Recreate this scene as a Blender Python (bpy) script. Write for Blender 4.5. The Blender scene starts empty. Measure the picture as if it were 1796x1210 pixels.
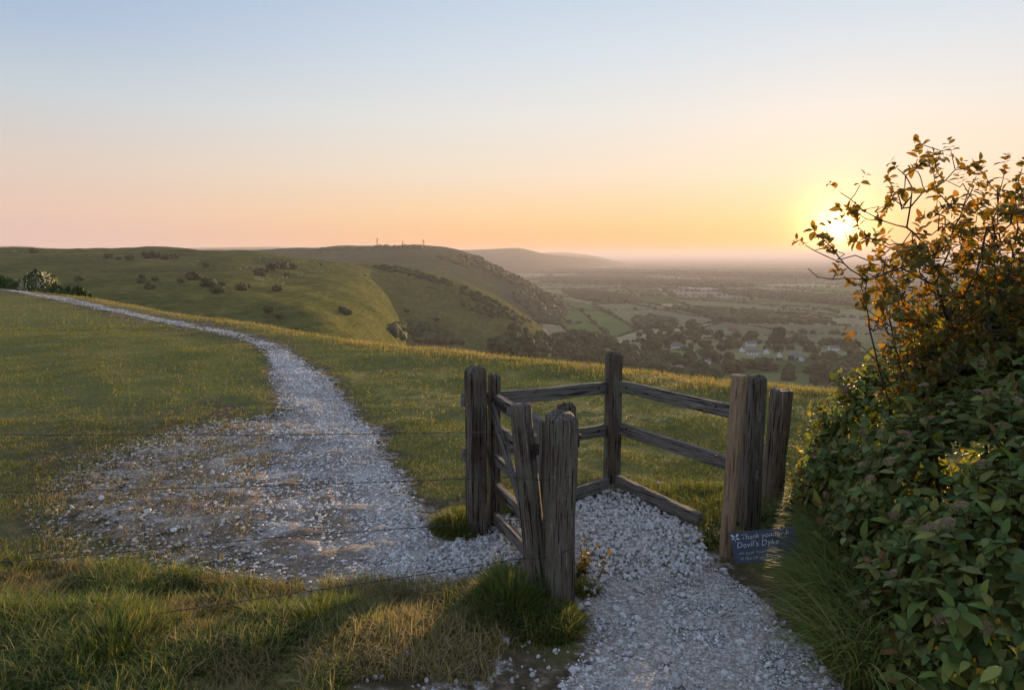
import bpy, bmesh, math, random
import numpy as np
from mathutils import Vector, Matrix
from mathutils.bvhtree import BVHTree

# ------------------------------------------------------------------ camera, sky, sun, exposure
SC = bpy.context.scene
COL = SC.collection
random.seed(7)
RNG = np.random.default_rng(7)
R = math.radians
CAM_H = 2.05
PITCH = R(7.38)
FPX = 1197.0                      # focal length in pixels of the 1796 px wide photograph

cam = bpy.data.cameras.new('camera')
cam.lens = 24.0; cam.sensor_width = 36.0
cam.clip_start = 0.05; cam.clip_end = 200000.0
cam_o = bpy.data.objects.new('camera', cam); COL.objects.link(cam_o)
cam_o.location = (0, 0, CAM_H); cam_o.rotation_euler = (R(90) - PITCH, 0, 0)
SC.camera = cam_o

SUN_AZ = R(25.15)                  # to the right of straight ahead
SUN_EL = R(2.15)
SUN_DIR = Vector((math.sin(SUN_AZ)*math.cos(SUN_EL), math.cos(SUN_AZ)*math.cos(SUN_EL), math.sin(SUN_EL)))

def srgb(r, g, b):
    f = lambda c: ((c/255+0.055)/1.055)**2.4 if c > 10 else c/255/12.92
    return (f(r), f(g), f(b), 1.0)

world = bpy.data.worlds.new('World'); SC.world = world; world.use_nodes = True
def build_world():
    nt = world.node_tree; N = nt.nodes; L = nt.links
    for n in list(N): N.remove(n)
    out = N.new('ShaderNodeOutputWorld')
    sky = N.new('ShaderNodeTexSky'); sky.sky_type = 'NISHITA'; sky.sun_disc = False
    sky.sun_elevation = SUN_EL; sky.sun_rotation = SUN_AZ
    sky.altitude = 200; sky.air_density = 1.0; sky.dust_density = 0.4; sky.ozone_density = 2.0
    bg1 = N.new('ShaderNodeBackground'); tint = N.new('ShaderNodeMixRGB'); tint.blend_type = 'MULTIPLY'; tint.inputs[0].default_value = 1.0; tint.inputs[2].default_value = (0.24, 0.17, 0.21, 1); L.new(sky.outputs[0], tint.inputs[1]); L.new(tint.outputs[0], bg1.inputs[0]); bg1.inputs[1].default_value = 0.05
    tc = N.new('ShaderNodeTexCoord')
    nrm = N.new('ShaderNodeVectorMath'); nrm.operation = 'NORMALIZE'; L.new(tc.outputs['Generated'], nrm.inputs[0])
    sep = N.new('ShaderNodeSeparateXYZ'); L.new(nrm.outputs[0], sep.inputs[0])
    asin = N.new('ShaderNodeMath'); asin.operation = 'ARCSINE'; L.new(sep.outputs[2], asin.inputs[0])
    el = N.new('ShaderNodeMapRange'); el.inputs[1].default_value = 0; el.inputs[2].default_value = R(90)
    L.new(asin.outputs[0], el.inputs[0])
    def ramp(stops):
        r = N.new('ShaderNodeValToRGB'); e = r.color_ramp.elements
        while len(e) > 1: e.remove(e[-1])
        for i, (p, c) in enumerate(stops):
            x = e[0] if i == 0 else e.new(p/90)
            x.position = p/90; x.color = srgb(*c)
        r.color_ramp.interpolation = 'B_SPLINE' if False else 'EASE'
        r.color_ramp.interpolation = 'LINEAR'
        L.new(el.outputs[0], r.inputs[0]); return r
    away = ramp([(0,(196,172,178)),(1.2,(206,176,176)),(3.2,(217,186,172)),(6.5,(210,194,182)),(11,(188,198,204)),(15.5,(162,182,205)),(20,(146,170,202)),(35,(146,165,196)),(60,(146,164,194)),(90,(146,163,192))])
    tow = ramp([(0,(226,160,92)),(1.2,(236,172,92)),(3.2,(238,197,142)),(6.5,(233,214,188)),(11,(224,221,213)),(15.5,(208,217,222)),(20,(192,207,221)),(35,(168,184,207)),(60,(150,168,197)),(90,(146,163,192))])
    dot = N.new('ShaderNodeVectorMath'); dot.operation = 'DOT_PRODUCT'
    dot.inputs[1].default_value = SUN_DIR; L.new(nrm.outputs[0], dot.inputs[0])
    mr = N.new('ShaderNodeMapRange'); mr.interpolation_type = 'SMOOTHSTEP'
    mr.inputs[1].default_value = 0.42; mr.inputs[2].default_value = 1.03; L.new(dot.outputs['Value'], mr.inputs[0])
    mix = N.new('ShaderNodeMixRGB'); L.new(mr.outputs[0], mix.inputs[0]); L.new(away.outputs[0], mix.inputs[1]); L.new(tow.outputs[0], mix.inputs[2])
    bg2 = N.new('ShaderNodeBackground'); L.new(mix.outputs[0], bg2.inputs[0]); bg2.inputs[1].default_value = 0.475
    # aureole round the sun and the sun's own disc
    ac = N.new('ShaderNodeMath'); ac.operation = 'ARCCOSINE'; L.new(dot.outputs['Value'], ac.inputs[0])
    def glow(width_deg, strength, col):
        a = N.new('ShaderNodeMath'); a.operation = 'MULTIPLY'; L.new(ac.outputs[0], a.inputs[0]); a.inputs[1].default_value = -1/R(width_deg)
        b = N.new('ShaderNodeMath'); b.operation = 'EXPONENT'; L.new(a.outputs[0], b.inputs[0])
        c = N.new('ShaderNodeMath'); c.operation = 'MULTIPLY'; L.new(b.outputs[0], c.inputs[0]); c.inputs[1].default_value = strength
        g = N.new('ShaderNodeBackground'); g.inputs[0].default_value = col; L.new(c.outputs[0], g.inputs[1]); return g
    g1 = glow(5.0, 0.16, (1, 0.50, 0.10, 1)); g2 = glow(0.85, 5.0, (1, 0.62, 0.20, 1))
    st = N.new('ShaderNodeMapRange'); st.interpolation_type = 'SMOOTHSTEP'
    st.inputs[1].default_value = math.cos(R(0.55)); st.inputs[2].default_value = math.cos(R(0.30))
    st.inputs[3].default_value = 0.0; st.inputs[4].default_value = 25.0
    L.new(dot.outputs['Value'], st.inputs[0])
    g3 = N.new('ShaderNodeBackground'); g3.inputs[0].default_value = (1, 0.86, 0.6, 1); L.new(st.outputs[0], g3.inputs[1])
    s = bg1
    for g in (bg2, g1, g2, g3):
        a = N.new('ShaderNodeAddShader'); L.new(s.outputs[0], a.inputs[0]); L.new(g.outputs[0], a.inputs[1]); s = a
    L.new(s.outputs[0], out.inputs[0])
build_world()

sun = bpy.data.lights.new('sun', 'SUN'); sun.energy = 5.0; sun.angle = R(0.53); sun.color = (1.0, 0.68, 0.36)
sun_o = bpy.data.objects.new('sun', sun); COL.objects.link(sun_o)
sun_o.rotation_euler = (-SUN_DIR).to_track_quat('-Z', 'Y').to_euler()

vs = SC.view_settings
vs.view_transform = 'Standard'; vs.look = 'None'; vs.exposure = 1.2; vs.gamma = 1.0; vs.use_curve_mapping = False
SC.cycles.use_denoising = True
SC.cycles.max_bounces = 6; SC.cycles.diffuse_bounces = 3; SC.cycles.glossy_bounces = 2
SC.cycles.transmission_bounces = 4; SC.cycles.transparent_max_bounces = 8; SC.cycles.volume_bounces = 0
SC.cycles.sample_clamp_indirect = 6.0

# ------------------------------------------------------------------ helpers
def ray(u, v):
    """direction through a pixel of the photograph, scaled so that its y is 1"""
    cx = (u-898.0)/FPX; cy = (605.0-v)/FPX
    y = math.cos(PITCH)+cy*math.sin(PITCH); z = -math.sin(PITCH)+cy*math.cos(PITCH)
    return Vector((cx/y, 1.0, z/y))
def P(u, v, depth):
    d = ray(u, v); return Vector((d.x*depth, depth, CAM_H+d.z*depth))
def G(u, v, z=0.0):
    d = ray(u, v); t = (z-CAM_H)/d.z
    return Vector((d.x*t, t, z))
def project(x, y, z):
    """world arrays -> pixel arrays"""
    dz = z-CAM_H
    f = y*math.cos(PITCH)-dz*math.sin(PITCH); up = y*math.sin(PITCH)+dz*math.cos(PITCH)
    f = np.where(f > 0.05, f, 0.05)
    return 898+FPX*x/f, 605-FPX*up/f
def top_z(base, v):
    """height at which the upright over base crosses picture row v"""
    lo, hi = -5.0, 30.0
    for _ in range(50):
        m = (lo+hi)/2
        pv = float(project(np.array(base.x), np.array(base.y), np.array(m))[1])
        if pv > v: lo = m
        else: hi = m
    return (lo+hi)/2

# value noise on numpy arrays
_PERM = RNG.random((256, 256)).astype(np.float64)
def vnoise(x, y):
    xi = np.floor(x).astype(int); yi = np.floor(y).astype(int)
    fx = x-xi; fy = y-yi
    fx = fx*fx*(3-2*fx); fy = fy*fy*(3-2*fy)
    g = lambda a, b: _PERM[a & 255, b & 255]
    return (g(xi,yi)*(1-fx)+g(xi+1,yi)*fx)*(1-fy)+(g(xi,yi+1)*(1-fx)+g(xi+1,yi+1)*fx)*fy
def fbm(x, y, o=4, gain=0.5):
    s = 0; a = 1.0; t = 0
    for k in range(o):
        s = s+a*vnoise(x*2**k+17.3*k, y*2**k+5.1*k); t += a; a *= gain
    return s/t
def sstep(a, b, x):
    t = np.clip((x-a)/(b-a), 0, 1); return t*t*(3-2*t)

def mesh_np(name, verts, faces, mat=None, parent=None, smooth=False, colors=None, kind=None, attr=None):
    """verts (n,3), faces list of arrays (m,k) or one array; colors per vertex (n,3) -> attribute 'col'"""
    me = bpy.data.meshes.new(name)
    if isinstance(faces, np.ndarray): faces = [faces]
    verts = np.asarray(verts, dtype=np.float32)
    me.vertices.add(len(verts)); me.vertices.foreach_set('co', verts.ravel())
    nl = sum(f.size for f in faces); npoly = sum(len(f) for f in faces)
    me.loops.add(nl); me.polygons.add(npoly)
    me.loops.foreach_set('vertex_index', np.concatenate([f.ravel() for f in faces]).astype(np.int32))
    tot = np.concatenate([np.full(len(f), f.shape[1], dtype=np.int32) for f in faces])
    st = np.concatenate([[0], np.cumsum(tot)[:-1]]).astype(np.int32)
    me.polygons.foreach_set('loop_start', st)
    if smooth: me.polygons.foreach_set('use_smooth', np.ones(npoly, dtype=bool))
    me.update(calc_edges=True)
    if colors is not None:
        a = me.attributes.new('col', 'FLOAT_COLOR', 'POINT')
        c = np.ones((len(verts), 4), dtype=np.float32); c[:, :3] = colors
        a.data.foreach_set('color', c.ravel())
    if attr:
        for k, val in attr.items():
            a = me.attributes.new(k, 'FLOAT', 'POINT'); a.data.foreach_set('value', np.asarray(val, dtype=np.float32))
    if mat: me.materials.append(mat)
    return link(name, me, parent, kind)
def link(name, me, parent=None, kind=None):
    o = bpy.data.objects.new(name, me); COL.objects.link(o)
    if parent: o.parent = parent
    if kind: o['kind'] = kind
    return o
def bm_obj(name, bm, mat, parent=None, smooth=False, kind=None):
    me = bpy.data.meshes.new(name); bm.to_mesh(me); bm.free()
    if smooth:
        for p in me.polygons: p.use_smooth = True
    me.materials.append(mat); return link(name, me, parent, kind)
def empty(name, loc=(0,0,0), rz=0.0):
    o = bpy.data.objects.new(name, None); COL.objects.link(o); o.location = loc; o.rotation_euler = (0,0,rz)
    o.empty_display_size = 0.2; return o
def tag(o, label, cat, group=None, kind=None):
    o['label'] = label; o['category'] = cat
    if group: o['group'] = group
    if kind: o['kind'] = kind
    return o
def copy_tree(o, parent=None):
    c = o.copy(); COL.objects.link(c)
    if parent: c.parent = parent
    for ch in list(o.children): copy_tree(ch, c)
    return c
def scatter(pv, pf, pos, scale, rot=None, jitter=0.0):
    """many copies of a small proto mesh as one vertex/face pair. scale (n,) or (n,3); rot (n,3,3) or (n,) about z"""
    n = len(pos); pv = np.asarray(pv); pf = np.asarray(pf)
    V = np.repeat(pv[None], n, 0)
    if jitter: V = V*(1+jitter*(RNG.random((n, len(pv), 1))-0.5)*2)
    scale = np.asarray(scale)
    V = V*(scale[:, None, None] if scale.ndim == 1 else scale[:, None, :])
    if rot is not None:
        if rot.ndim == 1:
            c, s = np.cos(rot), np.sin(rot); M = np.zeros((n, 3, 3)); M[:,0,0]=c; M[:,0,1]=-s; M[:,1,0]=s; M[:,1,1]=c; M[:,2,2]=1
        else: M = rot
        V = np.einsum('nij,nvj->nvi', M, V)
    V = V+np.asarray(pos)[:, None, :]
    F = pf[None]+(np.arange(n)*len(pv))[:, None, None]
    return V.reshape(-1, 3), F.reshape(-1, pf.shape[1])
def ico(sub=1):
    bm = bmesh.new(); bmesh.ops.create_icosphere(bm, subdivisions=sub, radius=1.0)
    v = np.array([x.co[:] for x in bm.verts]); f = np.array([[y.index for y in x.verts] for x in bm.faces]); bm.free(); return v, f
ICO1 = ico(1); ICO2 = ico(2)
def inpoly(u, v, poly):
    u = np.asarray(u, float); v = np.asarray(v, float); r = np.zeros(u.shape, bool); n = len(poly)
    for i in range(n):
        x1, y1 = poly[i]; x2, y2 = poly[(i+1) % n]
        c = ((y1 > v) != (y2 > v))
        r ^= c & (u < (x2-x1)*(v-y1)/((y2-y1) if y2 != y1 else 1e-9)+x1)
    return r
def polydist(u, v, poly):
    """signed distance to a pixel polygon, positive inside"""
    u = np.asarray(u, float); v = np.asarray(v, float); d = np.full(u.shape, 1e9); n = len(poly)
    for i in range(n):
        x1, y1 = poly[i]; x2, y2 = poly[(i+1) % n]; dx, dy = x2-x1, y2-y1
        t = np.clip(((u-x1)*dx+(v-y1)*dy)/(dx*dx+dy*dy+1e-9), 0, 1)
        d = np.minimum(d, np.hypot(u-x1-t*dx, v-y1-t*dy))
    return np.where(inpoly(u, v, poly), d, -d)

# ------------------------------------------------------------------ materials
def newmat(name):
    m = bpy.data.materials.new(name); m.use_nodes = True
    nt = m.node_tree; b = nt.nodes['Principled BSDF']; return m, nt, b
def node(nt, t, **kw):
    n = nt.nodes.new(t)
    for k, val in kw.items(): setattr(n, k, val)
    return n
def noise(nt, vec, scale, detail=5, rough=0.55):
    n = node(nt, 'ShaderNodeTexNoise'); n.inputs['Scale'].default_value = scale; n.inputs['Detail'].default_value = detail
    n.inputs['Roughness'].default_value = rough
    if vec is not None: nt.links.new(vec, n.inputs['Vector'])
    return n
def cramp(nt, fac, stops, interp='LINEAR'):
    r = node(nt, 'ShaderNodeValToRGB'); e = r.color_ramp.elements; r.color_ramp.interpolation = interp
    while len(e) > 1: e.remove(e[-1])
    for i, (p, c) in enumerate(stops):
        x = e[0] if i == 0 else e.new(p)
        x.position = p; x.color = (*c, 1) if len(c) == 3 else c
    nt.links.new(fac, r.inputs[0]); return r
def mixc(nt, fac, a, b, mode='MIX'):
    m = node(nt, 'ShaderNodeMixRGB', blend_type=mode)
    for k, val in ((0, fac), (1, a), (2, b)):
        if isinstance(val, (int, float)): m.inputs[k].default_value = val
        elif isinstance(val, tuple): m.inputs[k].default_value = (*val, 1) if len(val) == 3 else val
        else: nt.links.new(val, m.inputs[k])
    return m.outputs[0]
def bump(nt, h, strength, dist, b):
    n = node(nt, 'ShaderNodeBump'); n.inputs['Strength'].default_value = strength; n.inputs['Distance'].default_value = dist
    nt.links.new(h, n.inputs['Height']); nt.links.new(n.outputs[0], b.inputs['Normal']); return n
def attr(nt, name):
    a = node(nt, 'ShaderNodeAttribute'); a.attribute_name = name; return a

def mat_foliage(name, transl=0.35, rough=0.55, spec=0.25, attr_name='col', varscale=None, tt=(1.5, 1.12, 0.42)):
    """leaf or blade: colour from the attribute, light passes through"""
    m, nt, b = newmat(name); L = nt.links
    a = attr(nt, attr_name); c = a.outputs['Color']
    if varscale:
        tc = node(nt, 'ShaderNodeTexCoord'); nz = noise(nt, tc.outputs['Object'], varscale, 3)
        c = mixc(nt, 0.5, c, cramp(nt, nz.outputs[0], [(0.3,(0.45,0.45,0.45)),(0.7,(1.3,1.3,1.3))]).outputs[0], 'MULTIPLY')
    L.new(c, b.inputs['Base Color']); b.inputs['Roughness'].default_value = rough; b.inputs['Specular IOR Level'].default_value = spec
    t = node(nt, 'ShaderNodeBsdfTranslucent'); tm = mixc(nt, 1.0, c, tt, 'MULTIPLY'); L.new(tm, t.inputs[0])
    mx = node(nt, 'ShaderNodeMixShader'); mx.inputs[0].default_value = transl
    L.new(b.outputs[0], mx.inputs[1]); L.new(t.outputs[0], mx.inputs[2])
    L.new(mx.outputs[0], nt.nodes['Material Output'].inputs['Surface']); return m
MAT_BLADE = mat_foliage('grass_blade', 0.38, 0.6, 0.2, tt=(1.15, 1.15, 0.6))
MAT_LEAF = mat_foliage('leaf', 0.40, 0.60, 0.22)
MAT_BACKLIT = mat_foliage('backlit_leaf', 0.5, 0.55, 0.25, tt=(2.1, 1.0, 0.22))
MAT_CROWN = mat_foliage('far_foliage', 0.15, 0.8, 0.1)

def mat_wood(name, base, dark, pale, lichen=(0.20, 0.21, 0.15), green=0.0, cr=0.37):
    m, nt, b = newmat(name); L = nt.links
    tc = node(nt, 'ShaderNodeTexCoord'); mp = node(nt, 'ShaderNodeMapping'); L.new(tc.outputs['Object'], mp.inputs[0])
    oi = node(nt, 'ShaderNodeObjectInfo'); cmb = node(nt, 'ShaderNodeCombineXYZ')
    ml = node(nt, 'ShaderNodeMath', operation='MULTIPLY'); L.new(oi.outputs['Random'], ml.inputs[0]); ml.inputs[1].default_value = 37.0
    for k in range(3): L.new(ml.outputs[0], cmb.inputs[k])
    L.new(cmb.outputs[0], mp.inputs['Location'])
    mp.inputs['Scale'].default_value = (1, 1, 0.055)
    g1 = noise(nt, mp.outputs[0], 55, 8, 0.65); g2 = noise(nt, mp.outputs[0], 190, 4, 0.6)
    mp2 = node(nt, 'ShaderNodeMapping'); L.new(tc.outputs['Object'], mp2.inputs[0]); L.new(cmb.outputs[0], mp2.inputs['Location']); mp2.inputs['Scale'].default_value = (1,1,0.35)
    g3 = noise(nt, mp2.outputs[0], 11, 6, 0.6)
    c = cramp(nt, g1.outputs[0], [(0.36, dark), (0.44, base), (0.58, base), (0.66, pale)]).outputs[0]
    c = mixc(nt, 0.55, c, cramp(nt, g2.outputs[0], [(0.35,(0.25,0.25,0.25)),(0.60,(1.25,1.25,1.25))]).outputs[0], 'MULTIPLY')
    c = mixc(nt, cramp(nt, g3.outputs[0], [(0.50,(0,0,0)),(0.62,(0.7,0.7,0.7))]).outputs[0], c, lichen)
    mp3 = node(nt, 'ShaderNodeMapping'); L.new(tc.outputs['Object'], mp3.inputs[0]); L.new(cmb.outputs[0], mp3.inputs['Location']); mp3.inputs['Scale'].default_value = (1,1,0.03)
    g6 = noise(nt, mp3.outputs[0], 85, 3, 0.5); c = mixc(nt, 1.0, c, cramp(nt, g6.outputs[0], [(cr,(0.10,0.09,0.08)),(cr+0.06,(1,1,1))]).outputs[0], 'MULTIPLY')
    g4 = noise(nt, tc.outputs['Object'], 60, 3); 
    c = mixc(nt, cramp(nt, g4.outputs[0], [(0.64,(0,0,0)),(0.70,(0.5,0.5,0.5))]).outputs[0], c, (0.30,0.31,0.27))
    if green:
        sx = node(nt, 'ShaderNodeSeparateXYZ'); L.new(tc.outputs['Object'], sx.inputs[0])
        mr = node(nt, 'ShaderNodeMapRange'); L.new(sx.outputs[2], mr.inputs[0]); mr.inputs[1].default_value = 0.75; mr.inputs[2].default_value = 0.1; mr.inputs[3].default_value = 0; mr.inputs[4].default_value = green
        g5 = noise(nt, tc.outputs['Object'], 9, 4)
        f = mixc(nt, 1.0, mr.outputs[0], cramp(nt, g5.outputs[0], [(0.4,(0,0,0)),(0.6,(1,1,1))]).outputs[0], 'MULTIPLY')
        c = mixc(nt, f, c, (0.055, 0.06, 0.018))
    L.new(c, b.inputs['Base Color']); b.inputs['Roughness'].default_value = 0.85; b.inputs['Specular IOR Level'].default_value = 0.25
    bump(nt, g1.outputs[0], 1.0, 0.025, b); return m
MAT_WOOD = mat_wood('weathered_oak', (0.175,0.142,0.112), (0.025,0.021,0.018), (0.40,0.36,0.315), green=0.5)
MAT_WOOD_DARK = mat_wood('dark_weathered_oak', (0.145,0.110,0.082), (0.028,0.022,0.018), (0.27,0.22,0.175))
MAT_RAIL = mat_wood('grey_weathered_rail', (0.22,0.195,0.175), (0.05,0.043,0.038), (0.38,0.35,0.32))
MAT_PALE = mat_wood('pale_round_timber', (0.40,0.28,0.17), (0.18,0.115,0.07), (0.50,0.38,0.25), lichen=(0.38,0.29,0.19), cr=0.26)

def mat_plain(name, col, rough=0.8, metal=0.0, var=0.3, scale=6.0):
    m, nt, b = newmat(name); tc = node(nt, 'ShaderNodeTexCoord'); nz = noise(nt, tc.outputs['Object'], scale, 5)
    c = mixc(nt, var, col, cramp(nt, nz.outputs[0], [(0.3,(0.3,0.3,0.3)),(0.7,(1.5,1.5,1.5))]).outputs[0], 'MULTIPLY')
    nt.links.new(c, b.inputs['Base Color']); b.inputs['Roughness'].default_value = rough; b.inputs['Metallic'].default_value = metal
    return m
MAT_IRON = mat_plain('rusty_iron', (0.06,0.045,0.038), 0.7, 0.5, 0.6, 40)
MAT_WIRE = mat_plain('galvanised_wire', (0.075,0.07,0.07), 0.6, 0.5, 0.5, 60)
MAT_BARK = mat_plain('twig_bark', (0.070,0.050,0.036), 0.85, 0, 0.6, 30)

def mat_ground():
    """grass soil and chalk, blended by the attribute 'chalk' (bare chalk) and 'dry' (worn brown turf)"""
    m, nt, b = newmat('turf_and_chalk'); L = nt.links
    tc = node(nt, 'ShaderNodeTexCoord'); o = tc.outputs['Object']
    n1 = noise(nt, o, 0.6, 6); n2 = noise(nt, o, 9, 8, 0.7); n3 = noise(nt, o, 70, 4, 0.6); n4 = noise(nt, o, 2.6, 5)
    mpv = node(nt, 'ShaderNodeMapping'); mpv.inputs['Scale'].default_value = (1, 1, 0.1); L.new(o, mpv.inputs[0])
    turf = cramp(nt, n2.outputs[0], [(0.30,(0.11,0.11,0.032)),(0.48,(0.19,0.18,0.052)),(0.62,(0.26,0.225,0.075)),(0.75,(0.33,0.26,0.11))]).outputs[0]
    turf = mixc(nt, cramp(nt, n1.outputs[0], [(0.4,(0,0,0)),(0.65,(0.8,0.8,0.8))]).outputs[0], turf, (0.165,0.175,0.048))
    dry = cramp(nt, n2.outputs[0], [(0.3,(0.055,0.040,0.026)),(0.55,(0.15,0.11,0.065)),(0.75,(0.27,0.21,0.145))]).outputs[0]
    ad = attr(nt, 'dry').outputs['Fac']
    c = mixc(nt, ad, turf, dry)
    chk = cramp(nt, n3.outputs[0], [(0.28,(0.32,0.28,0.245)),(0.42,(0.55,0.50,0.45)),(0.56,(0.72,0.665,0.61)),(0.72,(0.82,0.78,0.73))]).outputs[0]
    chk = mixc(nt, mixc(nt, 1.0, cramp(nt, n4.outputs[0], [(0.34,(0,0,0)),(0.54,(0.95,0.95,0.95))]).outputs[0], attr(nt, 'earth').outputs['Fac'], 'MULTIPLY'), chk, (0.30,0.215,0.145))
    for sc_, fac in ((26.0, 0.30), (60.0, 0.70)):
        vo = node(nt, 'ShaderNodeTexVoronoi'); vo.inputs['Scale'].default_value = sc_; vo.inputs['Randomness'].default_value = 1.0
        wv = node(nt, 'ShaderNodeMixRGB', blend_type='ADD'); wv.inputs[0].default_value = 0.03; L.new(o, wv.inputs[1]); L.new(n2.outputs['Color'], wv.inputs[2]); L.new(wv.outputs[0], vo.inputs['Vector'])
        sp = node(nt, 'ShaderNodeSeparateColor'); L.new(vo.outputs['Color'], sp.inputs[0])
        chk = mixc(nt, fac, chk, cramp(nt, sp.outputs[0], [(0.0,(0.60,0.58,0.56)),(0.5,(1.0,1.0,1.0)),(1.0,(1.35,1.35,1.35))]).outputs[0], 'MULTIPLY')
        chk = mixc(nt, fac, chk, cramp(nt, vo.outputs['Distance'], [(0.25,(1.12,1.12,1.12)),(0.8,(0.55,0.52,0.49))]).outputs[0], 'MULTIPLY')
    ac = attr(nt, 'chalk').outputs['Fac']
    # ragged blend
    add = node(nt, 'ShaderNodeMath', operation='ADD'); L.new(ac, add.inputs[0])
    s2 = node(nt, 'ShaderNodeMath', operation='MULTIPLY_ADD'); L.new(n2.outputs[0], s2.inputs[0]); s2.inputs[1].default_value = 1.9; s2.inputs[2].default_value = -0.95
    L.new(s2.outputs[0], add.inputs[1])
    f = node(nt, 'ShaderNodeMapRange'); f.interpolation_type = 'SMOOTHSTEP'; L.new(add.outputs[0], f.inputs[0]); f.inputs[1].default_value = 0.40; f.inputs[2].default_value = 0.62
    c = mixc(nt, f.outputs[0], c, chk)
    L.new(c, b.inputs['Base Color']); b.inputs['Roughness'].default_value = 0.95; b.inputs['Specular IOR Level'].default_value = 0.1
    h = node(nt, 'ShaderNodeMath', operation='ADD'); L.new(n2.outputs[0], h.inputs[0]); L.new(n3.outputs[0], h.inputs[1])
    bump(nt, h.outputs[0], 0.8, 0.03, b); return m
MAT_GROUND = mat_ground()

def mat_hill(name, dark, mid, light, s1, s2):
    m, nt, b = newmat(name); L = nt.links
    tc = node(nt, 'ShaderNodeTexCoord'); o = tc.outputs['Object']
    n1 = noise(nt, o, s1, 6, 0.6); n2 = noise(nt, o, s2, 6, 0.7)
    c = cramp(nt, n1.outputs[0], [(0.32,dark),(0.5,mid),(0.68,light)]).outputs[0]
    c = mixc(nt, 0.7, c, cramp(nt, n2.outputs[0], [(0.32,(0.38,0.40,0.40)),(0.66,(1.45,1.42,1.3))]).outputs[0], 'MULTIPLY')
    mp = node(nt, 'ShaderNodeMapping'); mp.inputs['Scale'].default_value = (0.02, 0.02, 0.75); L.new(o, mp.inputs[0]); n3 = noise(nt, mp.outputs[0], 1.0, 5, 0.6)
    c = mixc(nt, 0.55, c, cramp(nt, n3.outputs[0], [(0.36,(0.60,0.62,0.60)),(0.5,(1.05,1.05,1.0)),(0.64,(1.3,1.22,1.1))]).outputs[0], 'MULTIPLY')
    n4 = noise(nt, o, 0.035, 7, 0.7); c = mixc(nt, cramp(nt, n4.outputs[0], [(0.56,(0,0,0)),(0.68,(0.55,0.55,0.55))]).outputs[0], c, dark)
    L.new(c, b.inputs['Base Color']); b.inputs['Roughness'].default_value = 1.0; b.inputs['Specular IOR Level'].default_value = 0.0
    ad = node(nt, 'ShaderNodeMath', operation='ADD'); L.new(n2.outputs[0], ad.inputs[0]); L.new(n3.outputs[0], ad.inputs[1])
    bump(nt, ad.outputs[0], 0.7, 1.8, b); return m
MAT_DOWN = mat_hill('down_turf', (0.075,0.086,0.028), (0.115,0.120,0.036), (0.165,0.150,0.050), 0.012, 0.15)
MAT_DOWN_FAR = mat_hill('far_down_turf', (0.055,0.070,0.034), (0.075,0.090,0.042), (0.10,0.108,0.052), 0.006, 0.06)  # darker and bluer than the near turf: distance haze put into the colour
def mat_attr(name, s):
    m, nt, b = newmat(name); tc = node(nt, 'ShaderNodeTexCoord'); n = noise(nt, tc.outputs['Object'], s, 5)
    c = mixc(nt, 0.5, attr(nt, 'col').outputs['Color'], cramp(nt, n.outputs[0], [(0.3,(0.6,0.6,0.6)),(0.7,(1.3,1.3,1.3))]).outputs[0], 'MULTIPLY')
    nt.links.new(c, b.inputs['Base Color']); b.inputs['Roughness'].default_value = 1.0; b.inputs['Specular IOR Level'].default_value = 0.0; return m
MAT_FIELD = mat_attr('field_crop', 0.02)
MAT_STONE = mat_attr('chalk_stone', 30.0)

# ------------------------------------------------------------------ near ground: turf brow, chalk path
PATH = [(0,507),(120,528),(240,556),(400,587),(440,600),(470,618),(478,640),(470,665),(490,700),(480,725),(400,735),(320,748),(250,772),(170,790),(110,812),(80,850),(40,890),(70,930),(90,985),(200,1000),(430,1020),(600,1040),(760,1045),(860,1005),(915,950),(900,880),(830,930),(760,920),(735,880),(720,850),(690,800),(665,765),(620,710),(570,660),(530,630),(500,612),(450,594),(400,580),(240,549),(120,523),(0,505)]
GRAVEL = [(1012,868),(1070,850),(1090,858),(1140,890),(1225,925),(1255,985),(1300,1020),(1350,1060),(1400,1110),(1450,1165),(1500,1230),(1500,1600),(900,1600),(960,1230),(1000,1180),(1040,1130),(1020,1060),(1000,1000),(905,1000),(905,930),(960,900)]
HARD = [(470,625),(520,700),(620,840),(640,980),(560,1030),(760,1040),(905,975),(890,930),(760,925),(700,850),(660,770),(590,690),(530,640),(480,612)]
def browY(cx):
    return np.interp(cx, [-3,-1.2,-0.75,-0.5,-0.25,0.0,0.25,0.5,0.9,3], [75,60,46,25.5,17.2,14.0,11.8,10.2,9.0,7])
def ground_z(x, y, detail=True):
    x = np.asarray(x, float); y = np.asarray(y, float)
    ys = np.maximum(y, 0.5); cx = np.clip(x/ys, -3, 3)
    yb = browY(cx); s = y-yb; r = 0.08*yb; q = np.maximum(s+0.05*yb, 0)
    drop = 0.30*(np.sqrt(q**2+r*r)-r)
    drop = drop + 0.15*np.maximum(s-8, 0)
    z = -drop*np.where(y > 0.5, 1, 0)
    z = z+0.10*(fbm(x*0.35+3, y*0.35+8, 3)-0.5)*sstep(9, 16, np.hypot(x, y))
    z = z+0.06*(fbm(x*1.3+31, y*1.3+2, 3)-0.5)
    # low bank of long grass in front, on the left
    bank = sstep(-0.1, -0.6, x)*sstep(3.75, 3.2, y+0.10*x)*sstep(-1.0, 1.5, y)
    z = z+0.10*bank
    return np.maximum(z, -175.0)
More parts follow.
